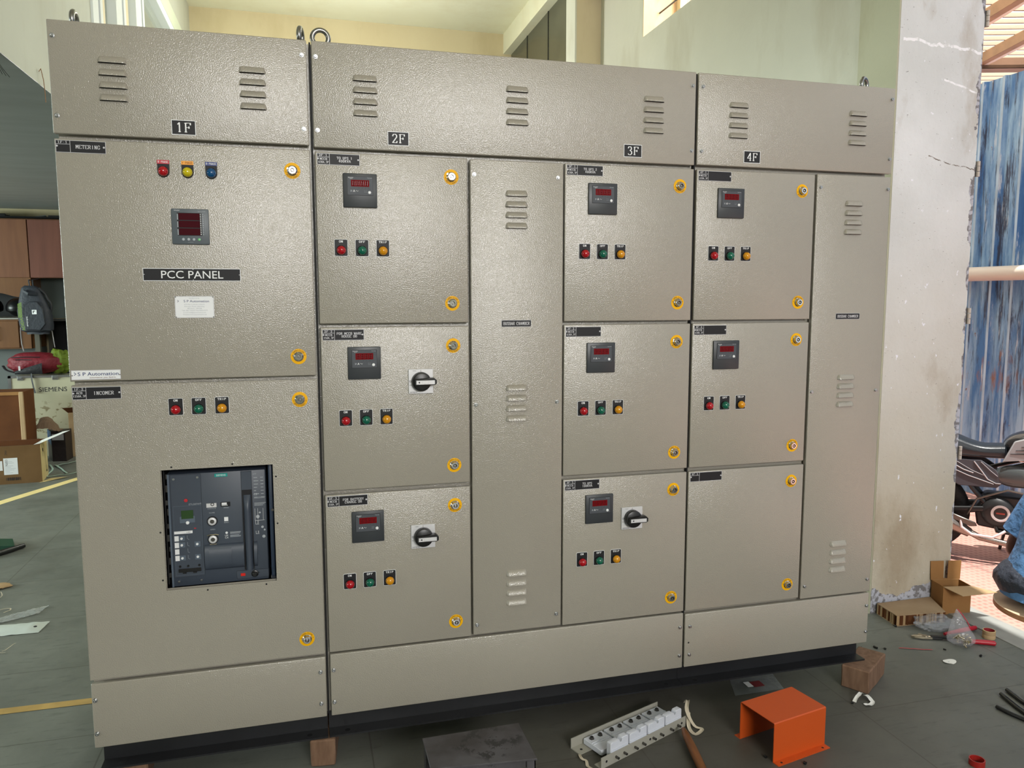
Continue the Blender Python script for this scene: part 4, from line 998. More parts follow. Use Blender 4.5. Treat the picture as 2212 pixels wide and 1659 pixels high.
Mb = dirM(1.394, -0.118, 20.4); mb = MB(Mb)
mb.box(0, 0.390, -0.0025, 0, 0, 0.034); mb.box(0, 0.390, -0.045, -0.0025, 0.0, 0.0025)
for x in (0.022, 0.372): mb.lathe((x, -0.026, 0.0026), (0, 0, 1), [(0.0045, 0, 1), (0.0044, 0.0002, 1)], 12)
mb.build('angle_rail', [RAIL, DARK], t)
OUT = [(0, 0), (0.078, 0), (0.078, 0.082), (0.074, 0.088), (0.052, 0.088), (0.048, 0.084), (0.048, 0.070), (0.040, 0.070), (0.040, 0.080), (0.036, 0.084), (0.030, 0.084), (0.004, 0.084), (0, 0.079)]
for i in range(4):
    mb = MB(Mf); x0 = 0.043 + i * 0.0845
    mb.prism([(x0 + u, 0.004 + v * 0.74) for u, v in OUT], lambda u, v, w_: (u, w_, v), 0.0035, 0.022, 0, 0.0015)
    for z in (0.034, 0.040): mb.box(x0 + 0.002, x0 + 0.076, 0.0018, 0.0036, z, z + 0.0028, 0)
    mb.build('insulator', [INS], t)
    for k in (0.020, 0.056):
        mb = MB(Mf); mb.cyl((x0 + k, 0.002, 0.018), (x0 + k, -0.013, 0.018), 0.0040, 10); mb.build('bolt', [DSTEEL], t)
for i in range(4):
    mb = MB(Mb); x0 = 0.046 + i * 0.0865
    mb.prism([(x0 + u, -0.008 - v * 1.02) for u, v in OUT], lambda u, v, w_: (u, v, w_), 0.0045, 0.0225, 0, 0.0015)
    for yy in (0.036, 0.045): mb.box(x0 + 0.002, x0 + 0.076, -0.008 - yy - 0.003, -0.008 - yy, 0.022, 0.0245, 0)
    mb.build('insulator', [INS], t)
    for k in (0.020, 0.056):
        mb = MB(Mb); mb.lathe((x0 + k, -0.026, 0.0225), (0, 0, 1), [(0.0085, 0), (0.0085, 0.0016), (0.0068, 0.0017), (0.0066, 0.0065), (0.0035, 0.0066), (0.0035, 0.009)], 6); mb.build('bolt', [DSTEEL], t)

# wooden tool handle lying against the rail
mb = MB(); p0, p1 = Vector((1.772, -0.150, 0.026)), Vector((1.705, -0.475, 0.016)); pts = []; rr = []
for i in range(13):
    u = i / 12; pts.append(p0.lerp(p1, u)); rr.append(0.0105 + 0.0035 * math.sin(PI * min(1, u * 1.25)) + (0.0 if u > 0.04 else -0.004))
mb.tube(pts, rr, 14); tag(mb.build('wooden_rod', [HANDLE], origin=p0), 'worn brown wooden tool handle lying against the insulator rails', 'tool')

# low steel step stool in front of the cabinets
t = thing('step_stool', 'low worn black steel stool with a stained top below the 2F cabinet', 'stool', (1.04, -0.35, 0))
g = NB('worn_black_steel', 0.5, 0.5)
c = g.mix(g.ramp(g.noise(9, 6), 0.4, 0.65), (52, 48, 49), (78, 76, 80))
blot = g.math('MULTIPLY', g.ramp(g.noise(22, 6, (1.2, 1, 1), 0.75, 3), 0.52, 0.54), g.ramp(g.math('ADD', g.math('ABSOLUTE', g.math('SUBTRACT', g.X, 1.075)), g.math('ABSOLUTE', g.math('SUBTRACT', g.Y, -0.335))), 0.12, 0.09))
g.color(g.mix(blot, c, (30, 28, 30))); STOOLM = g.m
ST = 0.2; cs = [(0.899, -0.415), (1.183, -0.445), (1.181, -0.262), (0.899, -0.268)]
mb = MB(); mb.prism(cs, lambda u, v, w_: (u, v, w_), ST - 0.006, ST, 0, 0.001); mb.build('stool_top', [STOOLM], t)
for i, (x, y) in enumerate(cs):
    sx = 1 if x < 1 else -1; sy = 1 if y < -0.35 else -1
    mb = MB(); mb.box(min(x + sx * 0.004, x + sx * 0.007), max(x + sx * 0.004, x + sx * 0.007), min(y + sy * 0.004, y + sy * 0.028), max(y + sy * 0.004, y + sy * 0.028), 0, ST - 0.006)
    mb.box(min(x + sx * 0.004, x + sx * 0.028), max(x + sx * 0.004, x + sx * 0.028), min(y + sy * 0.004, y + sy * 0.007), max(y + sy * 0.004, y + sy * 0.007), 0, ST - 0.006); mb.build('leg', [STOOLM], t)
for y0_, y1_ in ((-0.405, -0.435), (-0.272, -0.268)):
    mb = MB(); mb.prism([(0.905, y0_), (1.176, y1_), (1.176, y1_ + 0.003), (0.905, y0_ + 0.003)], lambda u, v, w_: (u, v, w_), ST - 0.028, ST - 0.006); mb.build('apron', [STOOLM], t)

# clear plastic wallet under the cabinet edge
t = thing('plastic_wallet', 'clear plastic wallet with a red and white label, behind the orange bracket', 'plastic bag', (2.19, 0.08, 0))
PLASTIC = mat('clear_plastic', (150, 156, 160), 0.12, alpha=0.42, spec=0.8, bump=0.6, bscale=40)
mb = MB(); mb.grid(lambda u, v: (2.074 + u * 0.200 + v * 0.045 * (1 - u) + u * v * 0.027, 0.032 + v * 0.115 - u * 0.002, 0.002 + 0.004 * abs(noise.noise(Vector((u * 7, v * 7, 1))))), 16, 12); mb.build('wallet_sheet', [PLASTIC], t)
mb = MB(); mb.box(2.150, 2.172, 0.068, 0.104, 0.0065, 0.0072, 0); mb.box(2.174, 2.215, 0.062, 0.100, 0.0065, 0.0072, 1); mb.build('wallet_label', [WHITE, mat('dull_red', (112, 34, 40), 0.5)], t)

def ribbon(pts, wd, m_, name, label, cat, group=None, z=0.0015, up=0.004):
    """flat strip following points, slightly lifted and twisted"""
    P = [Vector((p[0], p[1], p[2] if len(p) > 2 else z)) for p in pts]; mb = MB(); n = len(P) * 4
    def at(t_):
        t_ = t_ * (len(P) - 1); i = min(int(t_), len(P) - 2); f = t_ - i
        q = [P[max(i - 1, 0)], P[i], P[i + 1], P[min(i + 2, len(P) - 1)]]
        return 0.5 * ((2 * q[1]) + (q[2] - q[0]) * f + (2 * q[0] - 5 * q[1] + 4 * q[2] - q[3]) * f * f + (3 * q[1] - q[0] - 3 * q[2] + q[3]) * f ** 3)
    def fn(u, v):
        p = at(u); d_ = (at(min(u + 0.01, 1)) - at(max(u - 0.01, 0))); s_ = Vector((-d_.y, d_.x, 0)).normalized()
        tw = math.sin(u * 9) * 0.5
        return p + s_ * (v - 0.5) * wd * math.cos(tw) + Vector((0, 0, abs((v - 0.5) * wd * math.sin(tw)) + up * (0.5 + 0.5 * math.sin(u * 7))))
    mb.grid(fn, n, 3)
    o = mb.build(name, [m_], origin=P[0]); return tag(o, label, cat, group)
CLOTH = mat('off_white_cloth', (196, 186, 166), 0.9)
ribbon([(1.869, 0.020, 0.01), (1.852, -0.030, 0.045), (1.822, -0.080, 0.04), (1.834, -0.112), (1.850, -0.135), (1.815, -0.152), (1.812, -0.115), (1.830, -0.075, 0.03)], 0.014, CLOTH, 'cloth_strip', 'off white cloth strip curled by the right end of the insulator rails', 'cloth', 'cloth strips')
ribbon([(1.408, -0.160), (1.405, -0.185), (1.416, -0.200), (1.412, -0.225), (1.420, -0.250)], 0.010, CLOTH, 'cloth_strip', 'off white cloth strip trailing from the left end of the insulator rails', 'cloth', 'cloth strips')
PAPER = mat('white_paper', (226, 226, 222), 0.7)
ribbon([(2.458, -0.118), (2.500, -0.098, 0.018), (2.525, -0.088, 0.004)], 0.014, PAPER, 'paper_scrap', 'curled white paper strip left of the right timber block', 'paper', 'paper scraps on the right')
ribbon([(2.516, -0.100, 0.01), (2.517, -0.140), (2.478, -0.148)], 0.016, PAPER, 'paper_scrap', 'torn white paper strip in front of the right timber block', 'paper', 'paper scraps on the right')

# ------------------------------------------------------------------ right corner by the jamb
M = None
t = thing('honeycomb_board', 'flat brown honeycomb cardboard slab on the floor against the jamb', 'cardboard', (3.2, 0.45, 0))
hc = [(3.072, 0.378), (3.312, 0.357), (3.380, 0.515), (3.088, 0.515)]
mb = MB(); mb.prism(hc, lambda u, v, w_: (u, v, w_), 0.047, 0.050, 0); mb.prism(hc, lambda u, v, w_: (u, v, w_), 0, 0.003, 0); mb.build('face_sheet', [card('grey_cardboard', (152, 128, 100), (168, 146, 118))], t)
mb = MB(); rng = random.Random(3)
def wall_zig(a, b, n_, out):
    a, b = Vector(a), Vector(b); d_ = (b - a); nrm = Vector((d_.y, -d_.x)).normalized() * out
    P = [a + d_ * (i / n_) + nrm * (0.005 * (i % 2) + rng.uniform(-0.003, 0.001)) for i in range(n_ + 1)]
    for p, q in zip(P, P[1:]): mb.face([(p.x, p.y, 0.003), (q.x, q.y, 0.003), (q.x, q.y, 0.047), (p.x, p.y, 0.047)], 0 if rng.random() < 0.7 else 1)
wall_zig(hc[0], hc[1], 34, -1); wall_zig((3.074, 0.384), (3.310, 0.363), 30, -1); wall_zig((hc[0][0], hc[0][1]), hc[3], 20, 1); wall_zig(hc[1], hc[2], 22, -1)
mb.build('honeycomb_core', [CARDD, CARDL], t, flat=True)
t = thing('carton', 'small open cardboard carton with a slotted back flap at the foot of the jamb', 'cardboard box', (3.435, 0.47, 0))
bx = [(3.369, 0.432), (3.500, 0.407), (3.515, 0.492), (3.384, 0.517)]; HB = 0.130
mb = MB()
for k in range(4):
    a, b = bx[k], bx[(k + 1) % 4]
    mb.face([(a[0], a[1], 0), (b[0], b[1], 0), (b[0], b[1], HB), (a[0], a[1], HB)])
    ia, ib = [Vector(q) * 0.97 + Vector((3.442, 0.462)) * 0.03 for q in (a, b)]
    mb.face([(ib.x, ib.y, 0.003), (ia.x, ia.y, 0.003), (ia.x, ia.y, HB), (ib.x, ib.y, HB)]); mb.face([(a[0], a[1], HB), (b[0], b[1], HB), (ib.x, ib.y, HB), (ia.x, ia.y, HB)], 1)
mb.face([(q[0], q[1], 0.002) for q in bx]); mb.build('box_walls', [CARD, CARDL], t, flat=True)
def flapmesh(pts, name='flap', m_=CARD):
    mb = MB(); P = [Vector(p) for p in pts]; n_ = (P[1] - P[0]).cross(P[2] - P[1]).normalized() * 0.0025
    mb.face(P); mb.face([p - n_ for p in P][::-1])
    for i in range(len(P)): mb.face([P[i], P[i] - n_, P[(i + 1) % len(P)] - n_, P[(i + 1) % len(P)]])
    return mb.build(name, [m_], t, flat=True)
B0, B1 = Vector((3.384, 0.517, HB)), Vector((3.515, 0.492, HB)); up = Vector((0.0, 0.004, 0.088)); e = (B1 - B0)
U = lambda a, h_: B0 + e * a + up * h_
flapmesh([U(-0.03, 0), U(1.03, 0), U(1.07, 1.0), U(0.60, 1.0), U(0.57, 0.06), U(0.43, 0.06), U(0.43, 1.0), U(-0.05, 1.0)])
A0, A1 = Vector((3.369, 0.432, HB)), Vector((3.500, 0.407, HB))
flapmesh([A0, A0 + Vector((0.020, -0.088, -0.012)), A1 + Vector((0.055, -0.085, -0.004)), A1], m_=CARDL)
flapmesh([(3.515, 0.492, HB), (3.500, 0.407, HB), (3.508, 0.415, HB - 0.03), (3.521, 0.480, HB - 0.035)])
flapmesh([(3.369, 0.432, HB), (3.384, 0.517, HB), (3.402, 0.505, HB - 0.045), (3.388, 0.440, HB - 0.035)])

PVC = mat('crinkled_clear_plastic', (190, 196, 204), 0.1, alpha=0.32, spec=0.9, bump=1.0, bscale=50)
mb = MB(); mb.blob((3.215, 0.318, 0.026), (0.085, 0.062, 0.027), lambda d_: 1 + 0.22 * noise.noise(d_ * 3.1) + 0.10 * noise.noise(d_ * 9), 40, 18, pw=0.9)
for v in mb.bm.verts: v.co.z = max(v.co.z, 0.001)
tag(mb.build('crinkled_bag', [PVC], origin=(3.215, 0.335, 0)), 'crumpled clear plastic bag lying in front of the honeycomb slab', 'plastic bag')
ZIP = mat('zip_bag_film', (200, 200, 206), 0.16, alpha=0.26, spec=0.8, bump=0.5, bscale=26)
t = thing('zip_bag', 'upright clear zip bag with a red seal, full of metal cable lugs', 'plastic bag', (3.205, 0.150, 0))
mb = MB()
def zb(u, v):
    th = 2 * PI * u; w_ = 0.052 * (1 - max(0, (v - 0.25)) * 1.28) * min(1, (v + 0.12) * 4) + 0.001; dd = 0.030 * (1 - v) ** 0.8 * min(1, (v + 0.1) * 5) + 0.001
    lean = -0.004 - 0.020 * v
    r_ = 1 + 0.10 * noise.noise(Vector((math.cos(th) * 1.5, math.sin(th) * 1.5, v * 4)))
    return (3.203 + lean + w_ * math.cos(th) * r_, 0.150 + w_ * -0.35 * math.cos(th) + dd * math.sin(th) * r_ + 0.02 * v, 0.001 + 0.150 * v)
mb.grid(zb, 24, 18, 0, True); mb.build('bag_film', [ZIP], t)
mb = MB(); mb.tube([(3.181, 0.168, 0.151), (3.198, 0.160, 0.130), (3.216, 0.152, 0.103), (3.229, 0.147, 0.078)], 0.0016, 6); mb.build('zip_seal', [mat('zip_red', (206, 44, 74), 0.4)], t)
lug = MB(); lug.lathe((0, 0, 0), (1, 0, 0), [(0.0042, 0), (0.0042, 0.012), (0.0030, 0.0122), (0.0030, 0.002)], 12, cap1=False)
lug.prism([(-0.012, -0.0045), (0, -0.0042), (0, 0.0042), (-0.012, 0.0045), (-0.0155, 0)], lambda u, v, w_: (u, v, w_), -0.001, 0.001)
lug.torus((-0.0105, 0, 0), (0, 0, 1), 0.0034, 0.0016, 16, 6)
LUG = proto(lug, 'cable_lug', [BRASS]); rng = random.Random(5)
for i in range(26):
    o = bpy.data.objects.new('cable_lug', LUG); COL.objects.link(o)
    r_ = 0.030 * math.sqrt(rng.random()); th = rng.uniform(0, 2 * PI); z = 0.006 + (i / 26) * 0.042
    o.location = (3.200 + r_ * math.cos(th) * 1.15, 0.151 + r_ * math.sin(th) * 0.55, z); o.rotation_euler = (rng.uniform(-0.6, 0.6), rng.uniform(-0.7, 0.7), rng.uniform(0, 6.28))
    tag(o, 'bright nickel cable lug heaped inside the clear zip bag', 'cable lug', 'cable lugs in the zip bag')
o.location = (3.196, 0.119, 0.030); o.rotation_euler = (1.25, 0.2, 0.2)

# hand crimping tool with red handles
t = thing('crimping_tool', 'large crimping pliers with long red handles beside the zip bag', 'pliers', (3.19, 0.21, 0))
G2 = mat('brushed_tool_steel', (176, 166, 146), 0.4, 0.9)
mb = MB(); Mz = dirM(3.060, 0.262, -24)
mb.M = Mz; mb.prism([(-0.012, 0.0), (0.005, 0.013), (0.045, 0.014), (0.070, 0.008), (0.070, 0.0), (0.0, 0.0015)], lambda u, v, w_: (u, v, w_), 0.004, 0.012, 0, 0.001)
mb.prism([(-0.012, -0.0015), (0.0, -0.0005), (0.070, -0.0012), (0.070, -0.012), (0.030, -0.015), (0.0, -0.011)], lambda u, v, w_: (u, v, w_), 0.004, 0.012, 0, 0.001)
mb.build('jaw', [G2], t)
mb = MB(Mz); mb.lathe((0.028, 0.012, 0.012), (0, 0, 1), [(0.0085, 0), (0.0080, 0.002)], 16); mb.lathe((0.046, 0.002, 0.012), (0, 0, 1), [(0.0105, 0), (0.0100, 0.002)], 16); mb.prism([(0.026, 0.004), (0.046, -0.008), (0.050, 0.006), (0.030, 0.018)], lambda u, v, w_: (u, v, w_), 0.012, 0.0135); mb.build('pivot_link', [G2], t)
mb = MB(Mz); mb.box(0.066, 0.170, -0.006, 0.009, 0.005, 0.016, 0, 0.002); mb.box(0.068, 0.110, -0.012, -0.003, 0.003, 0.010, 0, 0.002); mb.build('tool_body', [BLKPL], t)
REDH = mat('red_grip', (176, 26, 44), 0.35)
mb = MB(); mb.tube([(3.205, 0.176, 0.010), (3.250, 0.152, 0.011), (3.300, 0.128, 0.011), (3.326, 0.114, 0.010), (3.330, 0.112, 0.010)], [0.007, 0.0095, 0.0105, 0.0105, 0.005], 14); mb.build('handle', [REDH], t)
mb = MB(); mb.tube([(3.19, 0.235, 0.014), (3.28, 0.245, 0.014), (3.350, 0.252, 0.013), (3.372, 0.254, 0.013)], [0.006, 0.009, 0.010, 0.009], 14); mb.build('handle', [REDH], t)
# paper-core tape roll
mb = MB(); mb.lathe((3.367, 0.181, 0.0), (0, 0, 1), [(0.0215, 0, 0), (0.0245, 0.0005, 0), (0.0245, 0.0165, 0), (0.0243, 0.0168, 0), (0.0245, 0.0172, 0), (0.0245, 0.034, 0), (0.0212, 0.0345, 1), (0.0205, 0.034, 2), (0.0205, 0.0006, 2)], 36, cap0=False, cap1=False)
tag(mb.build('tape_roll', [CARDL, CARDY, mat('tape_core_red', (150, 36, 46), 0.6)], origin=(3.367, 0.181, 0)), 'brown cardboard tape roll with a red inside standing near the doorway', 'tape roll')
ribbon([(2.927, 0.197), (2.985, 0.172), (3.046, 0.146)], 0.006, mat('red_strip', (170, 60, 66), 0.5), 'plastic_strip', 'thin red plastic strip on the floor in front of the crimping tool', 'plastic strip', None, 0.0015, 0.001)
mb = MB(); mb.prism([(3.031 + 0.027 * math.cos(a), 0.045 + 0.019 * math.sin(a) * (1 if a < 3.5 or a > 4.6 else 0.75)) for a in [i * PI / 14 for i in range(28)]], lambda u, v, w_: (u, v, w_ + 0.15 * abs(u - 3.03)), 0.0005, 0.0013, 0)
mb.box(3.022, 3.028, 0.042, 0.052, 0.003, 0.0034, 1)
tag(mb.build('paper_disc', [PAPER, GREYPR], origin=(3.031, 0.045, 0)), 'round white paper label lying alone on the floor', 'paper label')
mb = MB(); mb.lathe((2.571, -0.527, 0), (0, 0, 1), [(0.021, 0), (0.0225, 0.001), (0.0225, 0.019), (0.0195, 0.019), (0.0190, 0.001)], 30, cap0=False, cap1=False)
tag(mb.build('tape_ring', [mat('red_tape', (150, 30, 24), 0.4)], origin=(2.571, -0.527, 0)), 'red ring of tape on the floor at the bottom edge', 'tape roll')
# offcuts of sleeving
rng = random.Random(11)
for i, (x, y, L_, r_, wh) in enumerate(((2.775, 0.226, .018, .005, 'left end of the row beside the 4F base'), (2.836, 0.224, .016, .0045, 'behind the others beside the 4F base'), (2.785, 0.187, .014, .005, 'in front of the others beside the 4F base'), (2.866, 0.205, .008, .004, 'right end of the row beside the 4F base'), (3.068, 0.378, .012, .004, 'at the edge of the honeycomb slab'), (3.096, 0.136, .010, .003, 'left of the zip bag foot'), (3.188, 0.050, .010, .0045, 'alone to the right of the white paper disc'), (1.965, -0.325, .008, .0045, 'under the open side of the orange bracket'), (2.063, -0.386, .008, .0045, 'in front of the orange bracket'), (2.448, -0.120, .008, .004, 'beside the curled paper strip'))):
    mb = MB(); a = rng.uniform(0, PI); d_ = Vector((math.cos(a), math.sin(a), 0)) * L_ / 2; mb.cyl(Vector((x, y, r_)) - d_, Vector((x, y, r_)) + d_, r_, 12); mb.cyl(Vector((x, y, r_)) + d_ * 1.001, Vector((x, y, r_)) + d_ * 1.01, r_ * 0.55, 8, 1)
    tag(mb.build('sleeve_offcut', [BLKPL, GREYPR], origin=(x, y, 0)), 'tiny black sleeve offcut ' + wh, 'offcut', 'black offcuts on the floor')
# black cables entering at the right edge
for i, (pts, wh) in enumerate((([(3.046, -0.198), (3.035, -0.245), (3.022, -0.289), (3.03, -0.36), (3.06, -0.46)], 'topmost'), ([(3.000, -0.216), (2.985, -0.27), (2.967, -0.338), (2.99, -0.42), (3.02, -0.50)], 'second'), ([(2.991, -0.243), (2.975, -0.30), (2.963, -0.355), (2.97, -0.44)], 'third'), ([(2.910, -0.282), (2.915, -0.33), (2.929, -0.372), (2.94, -0.46)], 'lowest'), ([(3.075, -0.255), (3.06, -0.29), (3.07, -0.36)], 'short middle'))):
    mb = MB(); P = [Vector((p[0], p[1], 0.008)) for p in pts]
    Q = []
    for k in range(len(P) - 1):
        for s_ in range(4): Q.append(P[k].lerp(P[k + 1], s_ / 4))
    Q.append(P[-1])
    for _ in range(3): Q = [Q[0]] + [(Q[j - 1] + Q[j] * 2 + Q[j + 1]) / 4 for j in range(1, len(Q) - 1)] + [Q[-1]]
    mb.tube(Q, 0.0068, 10)
    tag(mb.build('cable_piece', [BLKPL], origin=P[0]), 'black rubber cable piece fanned out at the right edge, ' + wh + ' of the five', 'cable', 'black cable pieces at the right edge')

# ------------------------------------------------------------------ round wooden stool in the yard and the person on it
t = thing('round_stool', 'low round plywood stool outside the doorway under the person', 'stool', (3.84, 0.27, OZ))
mb = MB(); mb.lathe((3.84, 0.27, 0.022), (0, 0, 1), [(0.243, 0, 1), (0.246, 0.003, 1), (0.246, 0.024, 1), (0.243, 0.027, 0), (0.001, 0.0275, 0)], 56); mb.build('seat_disc', [PLY, wood('ply_edge', (150, 96, 62), (186, 138, 98), 0.7, (1, 1, 12), 20)], t)
mb = MB(); mb.lathe((3.84, 0.27, OZ), (0, 0, 1), [(0.16, 0), (0.16, 0.02), (0.10, 0.022), (0.095, 0.36), (0.10, 0.383)], 32); mb.build('pedestal', [wood('ply_core', (196, 150, 112), (222, 184, 150), 0.6, (3, 3, 0.5), 18)], t)

def skin(name, V, E_, R, m_, parent, origin, sub=2):
    """V joint points, E_ edges, R radii -> one continuous skinned surface"""
    me = bpy.data.meshes.new(name); me.from_pydata([Vector(v) for v in V], E_, []); o = bpy.data.objects.new(name, me); COL.objects.link(o)
    sk = o.modifiers.new('s', 'SKIN'); sk.use_smooth_shade = True
    for i, r in enumerate(R):
        sv = me.skin_vertices[0].data[i]; sv.radius = r if isinstance(r, tuple) else (r, r)
    me.skin_vertices[0].data[0].use_root = True
    ss = o.modifiers.new('u', 'SUBSURF'); ss.levels = sub; ss.render_levels = sub
    dg = bpy.context.evaluated_depsgraph_get(); dg.update()
    m2 = bpy.data.meshes.new_from_object(o.evaluated_get(dg)); bpy.data.objects.remove(o)
    m2.name = name; m2.materials.clear(); m2.materials.append(m_)
    for p in m2.polygons: p.material_index = 0; p.use_smooth = True
    org = Vector(origin)
    for v in m2.vertices: v.co -= org
    o = bpy.data.objects.new(name, m2); COL.objects.link(o); o.location = org - wl(parent)
    if parent: o.parent = parent
    WL[o.name] = org
    return o
SKIN = mat('brown_skin', (84, 50, 38), 0.45, bump=0.1, bscale=120)
SHIRT = mat('blue_shirt_cloth', (84, 128, 176), 0.85, bump=0.5, bscale=22, var=0.08, vscale=10)
PANTS = mat('dark_trousers', (36, 42, 54), 0.7, bump=0.8, bscale=18, var=0.25, vscale=14)
pz = 0.05
P = thing('person', 'person in blue shirt and dark trousers sitting on the round stool outside', 'person', (3.78, 0.30, pz))
fw = Vector((0.75, -0.66, 0)); sd = Vector((0.66, 0.75, 0)); hipc = Vector((3.78, 0.305, pz + 0.105))
def L(f, s, u): return hipc + fw * f + sd * s + Vector((0, 0, u))
# whole body, skin coloured; s = + is the person's left (far side from the fence is negative)
Vb = [L(0, 0, 0), L(0.02, 0, 0.14), L(0.05, 0, 0.30), L(0.09, 0, 0.44), L(0.14, 0, 0.53), L(0.18, 0, 0.60), L(0.22, 0, 0.70),
      L(0.06, 0.17, 0.45), L(-0.10, 0.235, 0.055), L(0.14, 0.20, 0.095), L(0.22, 0.19, 0.115),
      L(0.09, -0.17, 0.47), L(0.02, -0.24, 0.22), L(0.27, -0.18, 0.15), L(0.34, -0.17, 0.13),
      L(0.03, 0.11, -0.01), L(0.42, 0.16, 0.06), L(0.46, 0.15, -0.38), L(0.60, 0.17, -0.455),
      L(0.03, -0.11, -0.01), L(0.43, -0.15, 0.06), L(0.44, -0.14, -0.38), L(0.58, -0.16, -0.455)]
Eb = [(0, 1), (1, 2), (2, 3), (3, 4), (4, 5), (5, 6), (3, 7), (7, 8), (8, 9), (9, 10), (3, 11), (11, 12), (12, 13), (13, 14), (0, 15), (15, 16), (16, 17), (17, 18), (0, 19), (19, 20), (20, 21), (21, 22)]
Rb = [.095, .09, .095, .075, .052, .055, .075, .052, .042, .034, .030, .052, .042, .034, .030, .07, .055, .045, .035, .07, .055, .045, .035]
skin('body', Vb, Eb, Rb, SKIN, P, (3.78, 0.30, pz))
# head with face and hair
hc_ = L(0.235, 0, 0.735)
mb = MB(); mb.blob(hc_, (0.088, 0.088, 0.118), lambda d_: 1 - 0.12 * max(0, -d_.z) ** 1.5, 28, 20)
up_ = Vector((0, 0, 1))
mb.blob(hc_ + fw * 0.092 - up_ * 0.008, (0.016, 0.014, 0.026), None, 10, 8)
for s_ in (-1, 1): mb.blob(hc_ + sd * 0.087 * s_ - up_ * 0.005, (0.012, 0.012, 0.030), None, 10, 8); mb.blob(hc_ + fw * 0.078 + sd * 0.032 * s_ + up_ * 0.016, (0.011, 0.011, 0.008), None, 10, 8, 1)
mb.blob(hc_ + fw * 0.080 - up_ * 0.050, (0.018, 0.018, 0.006), None, 10, 8, 2)
mb.build('head', [SKIN, WHITE, mat('lip', (110, 60, 54), 0.5)], P)
mb = MB(); mb.blob(hc_ + up_ * 0.022 - fw * 0.012, (0.097, 0.097, 0.112), lambda d_: 1.0 + 0.03 * noise.noise(d_ * 12) if (d_.z > -0.15 or d_ @ fw < -0.2) else 0.86, 32, 20); mb.build('hair', [mat('black_hair', (18, 16, 16), 0.6, bump=0.8, bscale=120)], P)
# hands with separate fingers resting on the thighs
for s_, k in ((0.19, 1), (-0.17, -1)):
    w0_ = L(0.22 if k == 1 else 0.34, s_, 0.12 if k == 1 else 0.13); V_ = [w0_, w0_ + fw * 0.045 - up_ * 0.005, w0_ + fw * 0.085 - up_ * 0.012]; E_ = [(0, 1), (1, 2)]; R_ = [.026, (.032, .017), (.036, .014)]
    for j in range(4):
        b0 = w0_ + fw * 0.090 + sd * (-0.027 + 0.018 * j) - up_ * 0.013; ln_ = (0.062, 0.074, 0.070, 0.054)[j]
        n0 = len(V_); V_ += [b0, b0 + fw * ln_ * 0.5 - up_ * 0.004, b0 + fw * ln_ * 0.85 - up_ * 0.030]; E_ += [(2, n0), (n0, n0 + 1), (n0 + 1, n0 + 2)]; R_ += [.0095, .0088, .0078]
    n0 = len(V_); b0 = w0_ + fw * 0.03 - sd * 0.034 * k; V_ += [b0, b0 + fw * 0.032 - sd * 0.018 * k - up_ * 0.006, b0 + fw * 0.055 - sd * 0.020 * k - up_ * 0.014]; E_ += [(1, n0), (n0, n0 + 1), (n0 + 1, n0 + 2)]; R_ += [.013, .011, .009]
    skin('hand', V_, E_, R_, SKIN, P, w0_)
# shirt and trousers over it
def loft(mb, secs, n=28, m_=0):
    # secs: (centre, half width along sd, half depth along fw); wrinkled a little
    def fn(u, v):
        t_ = v * (len(secs) - 1); k = min(int(t_), len(secs) - 2); f_ = t_ - k; f_ = f_ * f_ * (3 - 2 * f_)
        c_ = secs[k][0].lerp(secs[k + 1][0], f_); a_, b_ = [secs[k][q] * (1 - f_) + secs[k + 1][q] * f_ for q in (1, 2)]
        th = 2 * PI * u; w_ = 1 + 0.05 * noise.noise(Vector((math.cos(th) * 2, math.sin(th) * 2, v * 9)))
        return c_ + sd * a_ * math.cos(th) * w_ + fw * b_ * math.sin(th) * w_
    V_ = mb.grid(fn, n, 30, m_, True); mb.bm.faces.new([V_[i][0] for i in range(n)][::-1]); mb.bm.faces.new([V_[i][-1] for i in range(n)])
mb = MB(); loft(mb, [(L(-0.03, 0, -0.055), .175, .130), (L(-0.02, 0, 0.03), .170, .128), (L(0.01, 0, 0.14), .155, .118), (L(0.045, 0, 0.30), .178, .125), (L(0.060, 0, 0.40), .190, .115), (L(0.070, 0, 0.465), .200, .100), (L(0.095, 0, 0.515), .120, .085), (L(0.115, 0, 0.535), .066, .066)])
for P_s in ([L(0.07, 0.13, 0.425), L(0.05, 0.20, 0.40), L(-0.01, 0.222, 0.28), L(-0.065, 0.232, 0.150), L(-0.068, 0.233, 0.145)], [L(0.07, -0.13, 0.425), L(0.07, -0.19, 0.40), L(0.05, -0.225, 0.32), L(0.035, -0.240, 0.245), L(0.035, -0.240, 0.240)]): mb.tube(P_s, [0.080, 0.084, 0.074, 0.074, 0.060], 18)
mb.build('shirt', [SHIRT], P)
mb = MB(); mb.blob(L(-0.01, 0, 0.005), (.175, .175, .108), lambda d_: 1 + 0.05 * noise.noise(d_ * 6), 32, 16)
for P_t in ([L(0.02, 0.10, -0.005), L(0.25, 0.14, 0.035), L(0.40, 0.16, 0.06), L(0.455, 0.155, -0.02), L(0.46, 0.15, -0.20), L(0.46, 0.15, -0.38), L(0.46, 0.15, -0.385)], [L(0.02, -0.10, -0.005), L(0.25, -0.13, 0.035), L(0.41, -0.15, 0.06), L(0.445, -0.145, -0.02), L(0.445, -0.142, -0.20), L(0.44, -0.14, -0.38), L(0.44, -0.14, -0.385)]): mb.tube(P_t, [0.105, 0.092, 0.082, 0.076, 0.070, 0.072, 0.06], 20)
mb.build('trousers', [PANTS], P)
